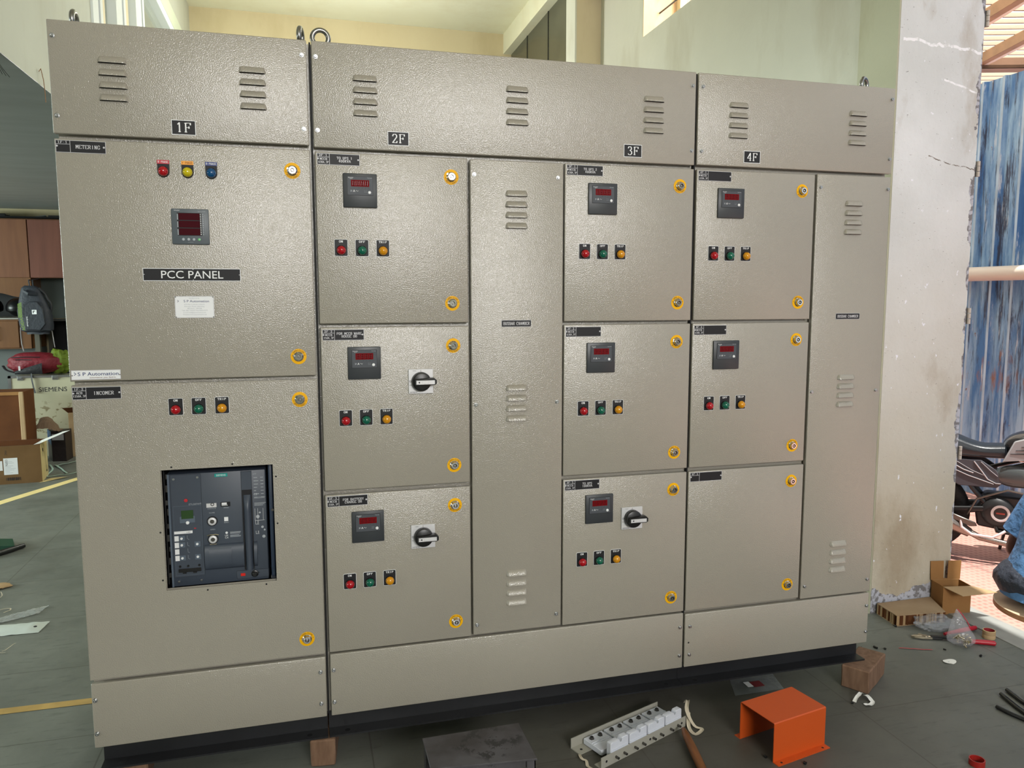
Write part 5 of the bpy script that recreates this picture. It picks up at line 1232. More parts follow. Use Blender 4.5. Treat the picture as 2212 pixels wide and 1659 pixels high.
for a_s in (0.16, -0.15):
    q = L(0.52, a_s, 0); mb = MB(); mb.blob((q.x, q.y, OZ + 0.040), (0.125, 0.055, 0.042), None, 20, 12)
    bmesh.ops.rotate(mb.bm, verts=mb.bm.verts, cent=(q.x, q.y, OZ), matrix=Matrix.Rotation(math.atan2(fw.y, fw.x), 3, 'Z'))
    for v in mb.bm.verts: v.co.z = max(v.co.z, OZ + 0.001)
    mb.build('shoe', [BLKPL], P)

# ------------------------------------------------------------------ motorcycle parked in the yard
Gm = Vector((4.84, 2.13, OZ)); dm = Vector((0.7071, -0.7071, 0)); nm = Vector((-0.7071, -0.7071, 0))
MM = Matrix(((dm.x, nm.x, 0, Gm.x), (dm.y, nm.y, 0, Gm.y), (0, 0, 1, Gm.z), (0, 0, 0, 1)))   # local: x forward, y towards the door, z up
bike = thing('motorcycle', 'dark grey and silver motorcycle parked in the yard beyond the doorway', 'motorcycle', Gm)
RUB = mat('tyre_rubber', (24, 24, 25), 0.75, bump=0.5, bscale=60)
SEATM = mat('seat_vinyl', (34, 40, 46), 0.32, bump=0.2, bscale=160)
BODYG = mat('gunmetal_paint', (74, 74, 80), 0.25, coat=0.5)
BODYS = mat('silver_body_paint', (176, 178, 182), 0.25, 0.4, coat=0.5)
BODYB = mat('black_gloss', (22, 24, 28), 0.2, coat=0.6)
ENG = mat('engine_alloy', (70, 72, 74), 0.35, 0.7); ENGD = mat('engine_black', (32, 34, 36), 0.4)
EXH = mat('exhaust_steel', (140, 130, 122), 0.28, 1.0)
for u, R_ in ((0.0, 0.300), (1.27, 0.300)):
    mb = MB(MM); mb.torus((u, 0, R_), (0, 1, 0), R_ - 0.05, 0.05, 44, 12); ty = mb
    wobj = None
    mb2 = MB(MM); mb2.torus((u, 0, R_), (0, 1, 0), R_ - 0.085, 0.016, 40, 8)
    for k in range(5):
        a = k * 2 * PI / 5; mb2.tube([(u, 0, R_), (u + 0.1 * math.cos(a + 0.2), 0, R_ + 0.1 * math.sin(a + 0.2)), (u + 0.21 * math.cos(a), 0, R_ + 0.21 * math.sin(a))], [0.03, 0.016, 0.020], 8)
    mb2.cyl((u, -0.06, R_), (u, 0.06, R_), 0.045, 20); wobj = mb2.build('wheel', [BODYB], bike); ty.build('tyre', [RUB], wobj)
    if u == 0: mb3 = MB(MM); mb3.lathe((u, 0.055, R_), (0, 1, 0), [(0.10, 0), (0.10, 0.004), (0.06, 0.006)], 30); mb3.build('sprocket', [DSTEEL], wobj)
mb = MB(MM)
for s_ in (-0.08, 0.09): mb.tube([(0, s_, 0.30), (0.20, s_, 0.33), (0.46, s_ * 0.8, 0.38)], [0.018, 0.024, 0.026], 10); mb.tube([(0.02, s_ * 1.3, 0.34), (0.20, s_ * 1.3, 0.345), (0.42, s_ * 1.2, 0.37)], 0.012, 8, 0, False, 1.6)
mb.build('swingarm', [BLKPL], bike)
mb = MB(MM)
for s_ in (-0.09, 0.09): mb.tube([(-0.25, s_, 0.72), (0.1, s_, 0.66), (0.40, s_, 0.62), (0.62, s_, 0.70), (1.02, s_ * 0.3, 0.78)], 0.014, 8); mb.tube([(0.20, s_, 0.66), (0.30, s_, 0.50), (0.40, s_, 0.38), (0.46, s_, 0.22), (0.70, s_, 0.20)], 0.016, 8); mb.tube([(1.00, s_ * 0.5, 0.74), (0.94, s_, 0.48), (0.88, s_, 0.30)], 0.016, 8); mb.tube([(0.06, s_ * 1.3, 0.34), (0.16, s_ * 1.3, 0.60)], 0.024, 12)
mb.build('frame', [BLKPL], bike)
YZ = lambda u, v, w_: (u, w_, v)
mb = MB(MM)
mb.prism([(0.34, 0.24), (0.72, 0.20), (0.80, 0.28), (0.78, 0.42), (0.62, 0.46), (0.38, 0.46), (0.32, 0.36)], YZ, -0.09, 0.09, 0, 0.012)
mb.lathe((0.455, 0.09, 0.350), (0, 1, 0), [(0.100, -0.01), (0.098, 0.018), (0.080, 0.036), (0.060, 0.042)], 30)
mb.lathe((0.62, 0.09, 0.33), (0, 1, 0), [(0.095, -0.01), (0.090, 0.02), (0.070, 0.030)], 26)
mb.build('engine', [ENGD], bike)
mb = MB(MM); mb.lathe((0.470, 0.13, 0.350), (0, 1, 0), [(0.056, 0), (0.056, 0.006), (0.044, 0.007), (0.042, 0.003)], 30); mb.lathe((0.470, 0.13, 0.350), (0, 1, 0), [(0.041, 0, 1), (0.038, 0.005, 1)], 26); mb.box(0.445, 0.495, 0.135, 0.1362, 0.345, 0.356, 2); mb.build('crankcase_cover', [SILVER, ENGD, mat('cover_red', (150, 60, 50), 0.5)], bike)
mb = MB(MM)
for k in range(8): mb.box(0.66, 0.84, -0.09, 0.09, 0.46 + k * 0.026, 0.472 + k * 0.026)
mb.box(0.69, 0.81, -0.065, 0.065, 0.44, 0.68); mb.build('cylinder', [ENG], bike)
mb = MB(MM); mb.tube([(0.84, 0.05, 0.56), (0.93, 0.10, 0.40), (0.86, 0.13, 0.20), (0.60, 0.14, 0.14), (0.36, 0.15, 0.175), (0.20, 0.16, 0.255)], 0.021, 14); mb.tube([(0.30, 0.155, 0.20), (0.18, 0.165, 0.265), (-0.05, 0.17, 0.33), (-0.42, 0.17, 0.42)], [0.03, 0.052, 0.056, 0.046], 18); mb.build('exhaust', [EXH], bike)
mb = MB(MM); mb.tube([(0.24, 0.19, 0.300), (0.25, 0.20, 0.245), (0.31, 0.205, 0.205), (0.43, 0.205, 0.200), (0.48, 0.205, 0.235), (0.50, 0.195, 0.250)], 0.009, 12); mb.build('footrest_guard', [SILVER], bike)
mb = MB(MM); mb.prism([(0.165, 0.305), (0.30, 0.255), (0.34, 0.262), (0.33, 0.285), (0.19, 0.335)], YZ, 0.185, 0.20, 0, 0.004); mb.build('footrest', [DSTEEL], bike)
mb = MB(MM); mb.tube([(0.28, 0.13, 0.32), (0.33, 0.15, 0.44), (0.50, 0.16, 0.52), (0.62, 0.15, 0.50), (0.66, 0.14, 0.46)], 0.007, 10); mb.build('brake_lever', [DSTEEL], bike)
# side panel in silver and gunmetal
mb = MB(MM)
sp = [(-0.02, 0.745), (0.20, 0.690), (0.34, 0.700), (0.43, 0.640), (0.475, 0.560), (0.44, 0.520), (0.22, 0.515), (0.12, 0.570), (0.02, 0.665)]
for s_ in (-1, 1): mb.prism(sp, YZ, 0.105 * s_, 0.125 * s_, 0, 0.004)
for a, b, c_, e in (((0.10, 0.66), (0.42, 0.545), 0.010, 1), ((0.16, 0.672), (0.30, 0.61), 0.012, 1), ((0.20, 0.68), (0.36, 0.60), 0.006, 1), ((0.30, 0.690), (0.385, 0.575), 0.012, 1), ((0.385, 0.575), (0.460, 0.552), 0.010, 1), ((0.34, 0.69), (0.44, 0.60), 0.006, 1)):
    mb.tube([(a[0], 0.128, a[1]), ((a[0] + b[0]) / 2 + 0.01, 0.129, (a[1] + b[1]) / 2 - 0.012), (b[0], 0.128, b[1])], c_ * 0.36, 6, e, False, 1)
mb.box(0.125, 0.185, 0.126, 0.128, 0.598, 0.622, 2); mb.build('side_panel', [BODYG, BODYS, mat('sticker_pale_red', (214, 130, 120), 0.5)], bike)
mb = MB(MM)
def seatf(u, v):
    x = -0.30 + 0.80 * u; top = 0.79 + 0.075 * (1 / (1 + math.exp((x - 0.24) * 22))) + 0.015 * max(0, (x - 0.36)) * 8; bot = 0.700 + 0.01 * u
    a = v * 2 * PI; hw = 0.125 - 0.035 * max(0, (x - 0.1) * 2)
    if u < 0.02 or u > 0.98: hw *= 0.4; top = bot + (top - bot) * 0.6
    zc = (top + bot) / 2; h_ = (top - bot) / 2
    c_, s_ = math.cos(a), math.sin(a)
    return (x, hw * math.copysign(abs(c_) ** 0.5, c_), zc + h_ * math.copysign(abs(s_) ** 0.6, s_))
mb.grid(seatf, 30, 25); mb.build('seat', [SEATM], bike)
mb = MB(MM); mb.blob((0.76, 0, 0.80), (0.30, 0.135, 0.125), lambda d_: 1 + 0.10 * d_.x * max(0, d_.z), 36, 20, 0, 0.8)
mb.build('fuel_tank', [BODYB], bike)
for s_ in (-1, 1):
    mb = MB(MM); mb.prism([(0.46, 0.70), (0.52, 0.845), (0.70, 0.915), (0.95, 0.86), (1.02, 0.72), (0.90, 0.60), (0.80, 0.72), (0.62, 0.735)], YZ, 0.115 * s_, 0.142 * s_, 0, 0.006)
    for k in range(4): mb.tube([(0.50 + k * 0.03, 0.143 * s_, 0.76 + k * 0.026), (0.68, 0.146 * s_, 0.775 + k * 0.024), (0.96, 0.143 * s_, 0.735 + k * 0.022)], [0.002, 0.006, 0.003], 6, 1)
    mb.build('tank_cowl', [BODYS, BODYB], bike)
mb = MB(MM); mb.blob((0.56, 0.09, 0.605), (0.14, 0.055, 0.075), None, 24, 14, 0, 0.85); mb.build('air_scoop', [mat('smoke_plastic', (70, 76, 78), 0.3, coat=0.3)], bike)
mb = MB(MM); mb.prism([(-0.45, 0.78), (-0.1, 0.72), (0.0, 0.70), (-0.02, 0.76), (-0.3, 0.84), (-0.5, 0.88)], YZ, -0.09, 0.09, 0, 0.01); mb.build('tail_cowl', [BODYG], bike)
mb = MB(MM)
for s_ in (-0.09, 0.09): mb.tube([(1.27, s_, 0.30), (1.18, s_, 0.58), (1.06, s_, 0.96)], [0.024, 0.024, 0.018], 12)
mb.build('front_fork', [DSTEEL], bike)
mb = MB(MM); mb.tube([(0.94, 0.36, 0.98), (1.02, 0.20, 1.02), (1.06, 0, 1.0), (1.02, -0.20, 1.02), (0.94, -0.36, 0.98)], 0.013, 10); mb.build('handlebar', [BLKPL], bike)
mb = MB(MM); mb.blob((1.18, 0, 0.86), (0.10, 0.10, 0.11), None, 20, 14); mb.build('headlamp', [BODYB], bike)
mb = MB(MM); mb.tube([(0.52, -0.08, 0.22), (0.50, -0.26, 0.0)], 0.011, 8); mb.build('side_stand', [BLKPL], bike)

# ------------------------------------------------------------------ back left: wall cabinets, shelf, counter and the clutter round them
t = thing('overhead_cupboard', 'brown laminate overhead cupboard hung below the mezzanine soffit at the far left', 'cupboard', (-2.1, 6.15, 1.628))
mb = MB(); mb.box(-3.2, -1.35, 6.02, YB - 0.002, 1.628, 2.180, 0); mb.build('carcass', [LAMC], t)
for a, b, m_ in ((-2.46, -1.880, LAMA), (-1.872, -1.36, LAMB), (-3.05, -2.468, LAMA)):
    mb = MB(); mb.box(a, b, 6.0, 6.02, 1.630, 2.172, 0, 0.002); mb.build('cupboard_door', [m_], t)
mb = MB(); VAL = [(-3.2, 1.628), (-1.901, 1.628), (-1.901, 1.44)]
for i in range(41):
    x = -1.901 - i * 1.299 / 40; VAL.append((x, 1.462 + 0.018 * math.sin((x + 1.88) * 17) + 0.03 * (-(x + 1.88) / 1.32)))
mb.prism(VAL, YZ, 6.0, 6.018, 0); mb.build('wavy_fascia', [LAMC], t)
mb = MB(); mb.box(-1.900, -1.875, 6.0, YB - 0.002, 1.257, 1.628, 0); mb.box(-3.2, -1.90, 6.29, 6.3, 1.257, 1.628, 1); mb.build('side_upright', [LAMC, DARK], t)
t = thing('base_cupboard', 'golden brown laminate base cupboard with a bar handle at the far left', 'cupboard', (-2.5, 6.0, 0))
mb = MB(); mb.box(-3.2, -1.86, 5.86, YB - 0.01, 0.965, 1.240, 0, 0.002); mb.box(-3.2, -1.86, 6.1, YB - 0.01, 0.0, 0.963, 1); mb.build('carcass', [LAMC, mat('grey_wall_tile', (92, 98, 96), 0.4, var=0.08, vscale=6)], t)
mb = MB(); mb.box(-3.2, -1.855, 5.84, YB - 0.01, 1.240, 1.255, 0, 0.002); mb.build('worktop', [mat('pale_worktop', (150, 146, 138), 0.5)], t)
mb = MB(); mb.box(-3.0, -1.955, 5.842, 5.86, 0.975, 1.225, 0, 0.003); ob = mb.build('cupboard_door', [LAMC], t)
mb = MB(); mb.tube([(-2.125, 5.842, 1.18), (-2.125, 5.825, 1.17), (-2.125, 5.822, 1.10), (-2.125, 5.825, 1.05), (-2.125, 5.842, 1.04)], 0.004, 8); mb.build('handle', [STEEL], ob)
# things on the worktop
mb = MB(); mb.blob((-1.985, 5.98, 1.345), (0.105, 0.11, 0.095), lambda d_: 1 if d_.z > -0.4 else 0.85, 28, 16)
tag(mb.build('helmet', [mat('helmet_black', (12, 12, 14), 0.3, spec=0.3)], origin=(-1.985, 5.98, 1.255)), 'black motorcycle helmet on the worktop below the wavy fascia, nearer the backpack', 'helmet', 'helmets on the worktop')
mb = MB(); mb.blob((-2.23, 6.0, 1.350), (0.11, 0.11, 0.10), lambda d_: 1 if d_.z > -0.4 else 0.85, 28, 16)
tag(mb.build('helmet', [MATS['helmet_black']], origin=(-2.23, 6.0, 1.255)), 'black motorcycle helmet on the worktop at the left edge of the photo', 'helmet', 'helmets on the worktop')
# clutter on top of the wall cupboard
rng = random.Random(21)
for i, (x0, x1, r_, lb) in enumerate(((-2.3, -1.45, 0.012, 'long dark conduit lying on the wall cupboard, front one'), (-2.25, -1.6, 0.009, 'long dark conduit lying on the wall cupboard, back one'), (-1.95, -1.75, 0.008, 'pale offcut of trunking leaning on the wall cupboard top'))):
    mb = MB(); z = 2.181 + r_; mb.cyl((x0, 6.05 + 0.04 * i, z), (x1, 6.08 + 0.04 * i, z + (0.035 if i == 2 else 0.004)), r_, 10)
    tag(mb.build('conduit', [STEEL if i == 2 else BLKPL], origin=(x0, 6.05 + 0.04 * i, 2.181)), lb, 'conduit')
mb = MB(); mb.box(-1.72, -1.45, 6.10, 6.2, 2.181, 2.225, 0, 0.004); tag(mb.build('junction_box', [BLKPL], origin=(-1.6, 6.15, 2.181)), 'flat dark box on the right end of the wall cupboard', 'box')
mb = MB(); mb.box(-2.4, -2.08, 6.12, 6.24, 2.181, 2.235, 0, 0.01); tag(mb.build('tool_case', [BLKPL], origin=(-2.2, 6.15, 2.181)), 'flat dark case on the left end of the wall cupboard', 'box')
slab('trim_recess', -1.875, -0.9, 6.295, 6.305, 1.24, 1.63, mat('grey_green_paint', (84, 94, 90), 0.35))
# dark racking right of the cupboards
t = thing('storage_rack', 'dark storage rack in the shadow right of the base cupboard', 'rack', (-1.4, 5.95, 0))
mb = MB()
for x in (-1.80, -0.95):
    for y in (5.82, 6.22): mb = MB(); mb.box(x - 0.02, x + 0.02, y, y + 0.04, 0, 1.24); mb.build('upright', [mat('dull_rack_paint', (84, 82, 70), 0.6)], t)
for z in (0.55, 0.86, 1.235):
    mb = MB(); mb.box(-1.82, -0.93, 5.82, 6.28, z - 0.012, z); mb.build('shelf', [mat('rack_shelf', (44, 42, 40), 0.6)], t)
mb = MB(); mb.box(-1.78, -0.97, 6.262, 6.266, 0.02, 1.22); mb.build('back_sheet', [DARK], t)
for x0, w_, h_, c_, lb in ((-1.74, 0.12, 0.07, (120, 70, 44), 'brown carton on the middle rack shelf, left one'), (-1.58, 0.10, 0.05, (150, 150, 146), 'pale grey carton on the middle rack shelf'), (-1.44, 0.12, 0.09, (90, 52, 36), 'dark brown carton on the middle rack shelf')):
    mb = MB(); mb.box(x0, x0 + w_, 5.84, 6.0, 0.551, 0.551 + h_, 0, 0.003); tag(mb.build('carton', [mat('carton_%d' % c_[0], c_, 0.7)], origin=(x0, 5.9, 0.551)), lb, 'box', 'cartons on the rack')

# plywood crate with metal edges
t = thing('shipping_crate', 'pale plywood shipping crate with metal edges behind the cardboard boxes', 'crate', (-1.55, 5.75, 0))
CRM = mat('pale_plywood', (176, 172, 146), 0.6, var=0.10, vscale=3.0)
g = NB('stained_pale_plywood', 0.6, 0.3); c = g.mix(g.ramp(g.noise(3, 5), 0.35, 0.65), (170, 168, 142), (184, 180, 154)); c = g.mix(g.math('MULTIPLY', g.ramp(g.noise(14, 6, (1, 1, 1.4), 0.6), 0.55, 0.6), g.ramp(g.Z, 0.55, 0.42)), c, (128, 116, 86)); g.color(c)
cy = 5.50
mb = MB(); mb.box(-1.952, -0.75, cy, 5.80, 0.0, 0.728, 0); mb.text('SIEMENS', front(-1.605, 0.613, cy - 0.001), 0.040, 1, bold=0.012, sx=1.08); mb.build('crate_box', [g.m, INK], t)
mb = MB()
mb.box(-1.960, -0.74, cy - 0.006, cy + 0.03, 0.722, 0.742); mb.box(-1.960, -1.935, cy - 0.006, cy + 0.03, 0.0, 0.742)
for x in (-1.86, -1.58, -1.2): mb.box(x - 0.025, x + 0.025, cy - 0.010, cy, 0.700, 0.744, 0, 0.003); mb.cyl((x - 0.015, cy - 0.014, 0.722), (x + 0.015, cy - 0.014, 0.722), 0.008, 10)
mb.build('metal_edging', [STEEL], t)
# red backpack lying on the crate
t = thing('backpack', 'red and black backpack lying on top of the pale crate', 'backpack', (-1.79, 5.62, 0.744))
REDB = mat('red_nylon', (112, 16, 32), 0.6, bump=0.5, bscale=26); DGB = mat('black_nylon', (30, 32, 36), 0.6, bump=0.3, bscale=40)
mb = MB(); mb.blob((-1.78, 5.62, 0.845), (0.235, 0.115, 0.10), lambda d_: 1 + 0.12 * noise.noise(d_ * 2.6) - 0.10 * max(0, -d_.x), 40, 20, 0, 0.85)
for v in mb.bm.verts: v.co.z = max(v.co.z, 0.745)
mb.build('bag_body', [REDB], t)
mb = MB(); mb.grid(lambda u, v: (-1.90 + 0.22 * u, 5.50 - 0.012 * math.sin(PI * v) - 0.01 * math.sin(PI * u), 0.755 + (0.03 + 0.07 * u) * v), 10, 8); mb.build('side_pocket', [DGB], t)
mb = MB()
for k in range(3): mb.tube(curve([(-1.93 + k * 0.03, 5.53, 0.905 - k * 0.02), (-1.82, 5.505, 0.912 - k * 0.025), (-1.70, 5.52, 0.905 - k * 0.03)], 4, 1), 0.004, 6)
mb.tube(curve([(-2.01, 5.56, 0.83), (-1.97, 5.50, 0.79), (-1.86, 5.50, 0.762)], 5, 1), 0.012, 8, 0, False, 0.4); mb.tube([(-1.77, 5.49, 0.76), (-1.762, 5.475, 0.70), (-1.755, 5.478, 0.64), (-1.745, 5.480, 0.585)], [0.012, 0.012, 0.012, 0.016], 6, 0, False, 0.3); mb.build('strap', [DGB], t)
mb = MB(); mb.box(-1.865, -1.850, 5.480, 5.488, 0.790, 0.830); mb.build('buckle', [SILVER], t)
mb = MB(); mb.blob((-1.575, 5.66, 0.850), (0.105, 0.09, 0.108), lambda d_: 1 + 0.30 * noise.noise(d_ * 3 + Vector((3, 1, 0))) + 0.10 * abs(noise.noise(d_ * 9)), 40, 24)
for v in mb.bm.verts: v.co.z = max(v.co.z, 0.745)
tag(mb.build('jacket', [mat('lime_cloth', (96, 116, 22), 0.7, bump=0.6, bscale=20)], origin=(-1.575, 5.66, 0.744)), 'bundled lime green jacket on the pale crate beside the red backpack', 'jacket')
# grey backpack hanging from the cupboard
t = thing('backpack', 'dark grey backpack with lime stripes hanging below the wall cupboard', 'backpack', (-1.79, 5.745, 1.10))
BK = mat('charcoal_nylon', (38, 43, 52), 0.6, bump=0.35, bscale=50, var=0.1, vscale=9); LIME = mat('lime_print', (116, 150, 36), 0.5)
Yb = 5.745
mb = MB()
def bf(u, v):
    th = 2 * PI * u; zz = v; hw = 0.060 + 0.078 * min(1, (1 - zz) * 1.9) ** 0.8 - 0.016 * max(0, 0.2 - zz) * 5; dd = 0.075 * (0.45 + 0.55 * min(1, (1 - zz) * 1.6))
    if zz < 0.06 or zz > 0.985: hw *= 0.75; dd *= 0.6
    c_, s_ = math.cos(th), math.sin(th)
    tilt = 0.045 * (0.5 - zz)
    return (-1.785 + tilt + hw * math.copysign(abs(c_) ** 0.7, c_), Yb + dd * math.copysign(abs(s_) ** 0.7, s_), 1.105 + 0.445 * zz + 0.005 * noise.noise(Vector((c_ * 2, s_ * 2, zz * 5))))
mb.grid(bf, 40, 26, 0, True); mb.build('bag_body', [BK], t)
yf = Yb - 0.083
mb = MB(); mb.prism([(-1.845, 1.15), (-1.72, 1.14), (-1.675, 1.20), (-1.690, 1.34), (-1.735, 1.405), (-1.80, 1.405), (-1.835, 1.36)], YZ, yf - 0.006, yf + 0.02, 0, 0.006); mb.build('front_pocket', [BK], t)
mb = MB()
for k in range(14): z = 1.258 + k * 0.0092; mb.face([(-1.893 + 0.0008 * (14 - k) * 0, yf - 0.001, z), (-1.860, yf - 0.001, z + 0.017), (-1.860, yf - 0.001, z + 0.022), (-1.893, yf - 0.001, z + 0.005)])
rot = lambda u, v: (-1.866 - v * 1.0 - u * 0.12, yf - 0.001, 1.195 + u)
polys, wd, ht = sans('ADIDAS', 0.012); k_ = 0.024 / ht
for p in polys:
    try: mb.face([(-1.852 + 0.018 * (0.5 - (x * k_) / 0.12) - y * k_, yf - 0.001, 1.142 + x * k_ * 1.05) for x, y in p])
    except ValueError: pass
mb.build('lime_lettering', [LIME], t); mb = MB()
polys, wd, ht = sans('#MOVERS', 0.006); k_ = 0.012 / ht
for p in polys:
    try: mb.face([(-1.815 - y * k_, yf - 0.009, 1.180 + x * k_ * 1.2) for x, y in p], 1)
    except ValueError: pass
mb.build('white_lettering', [LIME, WHITE], t); mb = MB()
mb.box(-1.778, -1.740, yf - 0.009, yf - 0.007, 1.290, 1.330, 1); mb.box(-1.770, -1.764, yf - 0.010, yf - 0.009, 1.300, 1.322, 2); mb.box(-1.770, -1.752, yf - 0.010, yf - 0.009, 1.316, 1.322, 2)
mb.build('badge', [LIME, WHITE, INK], t)
mb = MB(); mb.tube([(-1.845, Yb - 0.05, 1.50), (-1.80, Yb - 0.085, 1.475), (-1.74, Yb - 0.05, 1.47)], 0.012, 8, 0, False, 1.4); mb.tube([(-1.81, Yb, 1.54), (-1.815, Yb, 1.60), (-1.81, 6.02, 1.620), (-1.79, Yb + 0.02, 1.60), (-1.78, Yb, 1.545)], 0.006, 8); mb.build('carry_strap', [BK], t)
mb = MB(); mb.tube([(-1.895, Yb - 0.02, 1.24), (-1.900, Yb - 0.03, 1.12), (-1.898, Yb - 0.03, 1.02), (-1.885, Yb - 0.03, 0.95)], 0.0045, 6); mb.tube([(-1.66, Yb, 1.22), (-1.645, Yb, 1.08), (-1.635, Yb, 0.98)], 0.0035, 6); mb.build('loose_strap', [mat('grey_webbing', (150, 146, 146), 0.6)], t)
mb = MB(); mb.tube(curve([(-1.735, Yb - 0.01, 1.53), (-1.680, Yb, 1.47), (-1.675, Yb, 1.43), (-1.635, Yb, 1.38), (-1.655, Yb, 1.30)], 4, 1), 0.012, 8); mb.build('shoulder_strap', [DGB], t)

# cardboard boxes in front of the crate
def box4(pts, z0, z1, mb, m=0, open_top=True):
    for k in range(4):
        a, b = pts[k], pts[(k + 1) % 4]; mb.face([(a[0], a[1], z0), (b[0], b[1], z0), (b[0], b[1], z1), (a[0], a[1], z1)], m if k != 1 else m + 1)
    if not open_top: mb.face([(q[0], q[1], z1) for q in pts], m)
t = thing('cardboard_box', 'large brown cardboard box with a white shipping label on the floor at the left edge', 'cardboard box', (-1.6, 4.5, 0))
fb = [(-1.95, 4.345), (-1.405, 4.385), (-1.440, 4.66), (-1.985, 4.62)]; HZ = 0.300
mb = MB(); box4(fb, 0.0, HZ, mb); inn = [(q[0] * 0.98 + -1.695 * 0.02, q[1] * 0.98 + 4.5 * 0.02) for q in fb]
for k in range(4): a, b = inn[k], inn[(k + 1) % 4]; mb.face([(b[0], b[1], 0.01), (a[0], a[1], 0.01), (a[0], a[1], HZ), (b[0], b[1], HZ)], 2)
mb.face([(q[0], q[1], 0.006) for q in inn], 2)
for k in range(4): a, b, c_, d_ = fb[k], fb[(k + 1) % 4], inn[(k + 1) % 4], inn[k]; mb.face([(a[0], a[1], HZ), (b[0], b[1], HZ), (c_[0], c_[1], HZ), (d_[0], d_[1], HZ)], 3)
mb.build('box_walls', [CARDB, CARDY, CARDD, mat('grey_tape', (84, 86, 90), 0.5)], t, flat=True)
fu = Vector((0.545, 0.04, 0)).normalized(); fn_ = Vector((0.04, -0.545, 0)).normalized()
FBp = lambda u, v, e=0.0015: tuple(Vector((-1.405, 4.385, 0)) + fu * u + fn_ * e + Vector((0, 0, v)))
def fquad(mb, u0, u1, v0, v1, m_, e=0.0015): mb.face([FBp(u0, v0, e), FBp(u1, v0, e), FBp(u1, v1, e), FBp(u0, v1, e)], m_)
mb = MB(); fquad(mb, -0.255, -0.160, 0.075, 0.205, 0); fquad(mb, -0.345, -0.262, 0.110, 0.185, 0)
for k in range(9): fquad(mb, -0.245, -0.245 + (0.05, 0.03, 0.06, 0.07, 0.04, 0.055, 0.02, 0.06, 0.05)[k], 0.088 + k * 0.011, 0.090 + k * 0.011, 1, 0.0022)
mb.build('shipping_label', [WHITE, GREYPR], t, flat=True)
mb = MB(); rng = random.Random(4); u = -0.245
while u < -0.145: w_ = rng.choice((0.002, 0.004, 0.006)); fquad(mb, u, u + w_, 0.028, 0.052, 0); u += w_ + rng.choice((0.002, 0.004))
for txt, z_ in (('MAC', 0.265), ('COTN', 0.195)):
    polys, wd, ht = sans(txt, 0.01); k_ = 0.014 / ht
    for p in polys:
        try: mb.face([FBp(-0.242 + y * k_, z_ - x * k_ * 0.9, 0.0024) for x, y in p], 0)
        except ValueError: pass
mb.build('box_print', [INK], t, flat=True)
sdv = (Vector((-1.440, 4.66, 0)) - Vector((-1.405, 4.385, 0))).normalized(); sn = Vector((-sdv.y * -1, -sdv.x, 0)) * 1
mb = MB()
for a, b, c_, d_ in ((0.07, 0.10, 0.23, 0.255), (0.07, 0.076, 0.19, 0.255), (0.19, 0.215, 0.045, 0.06), (0.19, 0.197, 0.06, 0.10)):
    mb.face([tuple(Vector((-1.404, 4.385, 0)) + sdv * u_ + Vector((0.002, 0, v_))) for u_, v_ in ((a, c_), (b, c_), (b, d_), (a, d_))])
mb.build('side_print', [INK], t, flat=True)
flap_t = t
mb = MB(); mb.face([(-1.44, 4.35, 0.305), (-1.41, 4.38, 0.306), (-1.235, 4.56, 0.375), (-1.30, 4.60, 0.36), (-1.425, 4.50, 0.315)]); tag(mb.build('paper_sheet', [PAPER], origin=(-1.40, 4.40, 0.305), flat=True), 'white paper sheet sticking out over the corner of the large brown box', 'paper')
mb = MB(); mb.face([(-1.425, 4.355, 0.002), (-1.38, 4.385, 0.002), (-1.255, 4.50, 0.008), (-1.38, 4.50, 0.003)]); tag(mb.build('cardboard_flap', [CARDY], origin=(-1.35, 4.42, 0), flat=True), 'loose pale cardboard flap on the floor at the corner of the large brown box', 'cardboard')
t = thing('cardboard_box', 'reddish brown taped cardboard box standing tall behind the large brown box', 'cardboard box', (-1.83, 4.9, 0))
mb = MB(); mb.box(-2.15, -1.655, 4.85, 5.15, 0, 0.662, 0); mb.build('box_walls', [CARDD], t)
mb = MB(); mb.box(-1.675, -1.640, 4.835, 4.85, 0.10, 0.668, 0, 0.005); mb.box(-2.15, -1.640, 4.838, 4.85, 0.640, 0.668, 1, 0.003); mb.build('folded_edge', [CARDL, CARD], t)
t = thing('cardboard_box', 'small dark box with a blue side and grey label behind the strapping loops', 'cardboard box', (-1.57, 5.35, 0))
db = [(-1.560, 5.22), (-1.452, 5.20), (-1.430, 5.42), (-1.60, 5.40)]
mb = MB(); box4([(-1.565, 5.22), (-1.450, 5.20), (-1.440, 5.36), (-1.640, 5.38)], 0.0, 0.268, mb, 0, False)
mb.face([(-1.566, 5.219, 0.14), (-1.566, 5.219, 0.268), (-1.641, 5.381, 0.268), (-1.641, 5.381, 0.17)], 2); mb.build('box_walls', [mat('dark_printed_card', (40, 34, 36), 0.5, var=0.4, vscale=20), mat('dark_card', (52, 44, 40), 0.6), mat('blue_card', (40, 84, 128), 0.6)], t, flat=True)
mb = MB(); mb.face([(-1.560, 5.218, 0.190), (-1.462, 5.2005, 0.190), (-1.462, 5.2005, 0.245), (-1.560, 5.218, 0.245)]); mb.build('box_label', [mat('grey_label', (170, 172, 176), 0.5)], t, flat=True)
t = thing('packing_paper', 'crumpled brown packing cardboard lying on the small dark box', 'cardboard', (-1.58, 5.27, 0.268))
mb = MB()
mb.grid(lambda u, v: (-1.685 + 0.19 * u + 0.02 * noise.noise(Vector((u * 6, v * 6, 1))), 5.19 + 0.16 * v, 0.270 + 0.125 * max(0, math.sin(PI * min(1, u * 1.15 + 0.06))) ** 0.7 * max(0.05, math.sin(PI * v)) ** 0.5 + 0.02 * abs(noise.noise(Vector((u * 8, v * 7, 4))))), 12, 8)
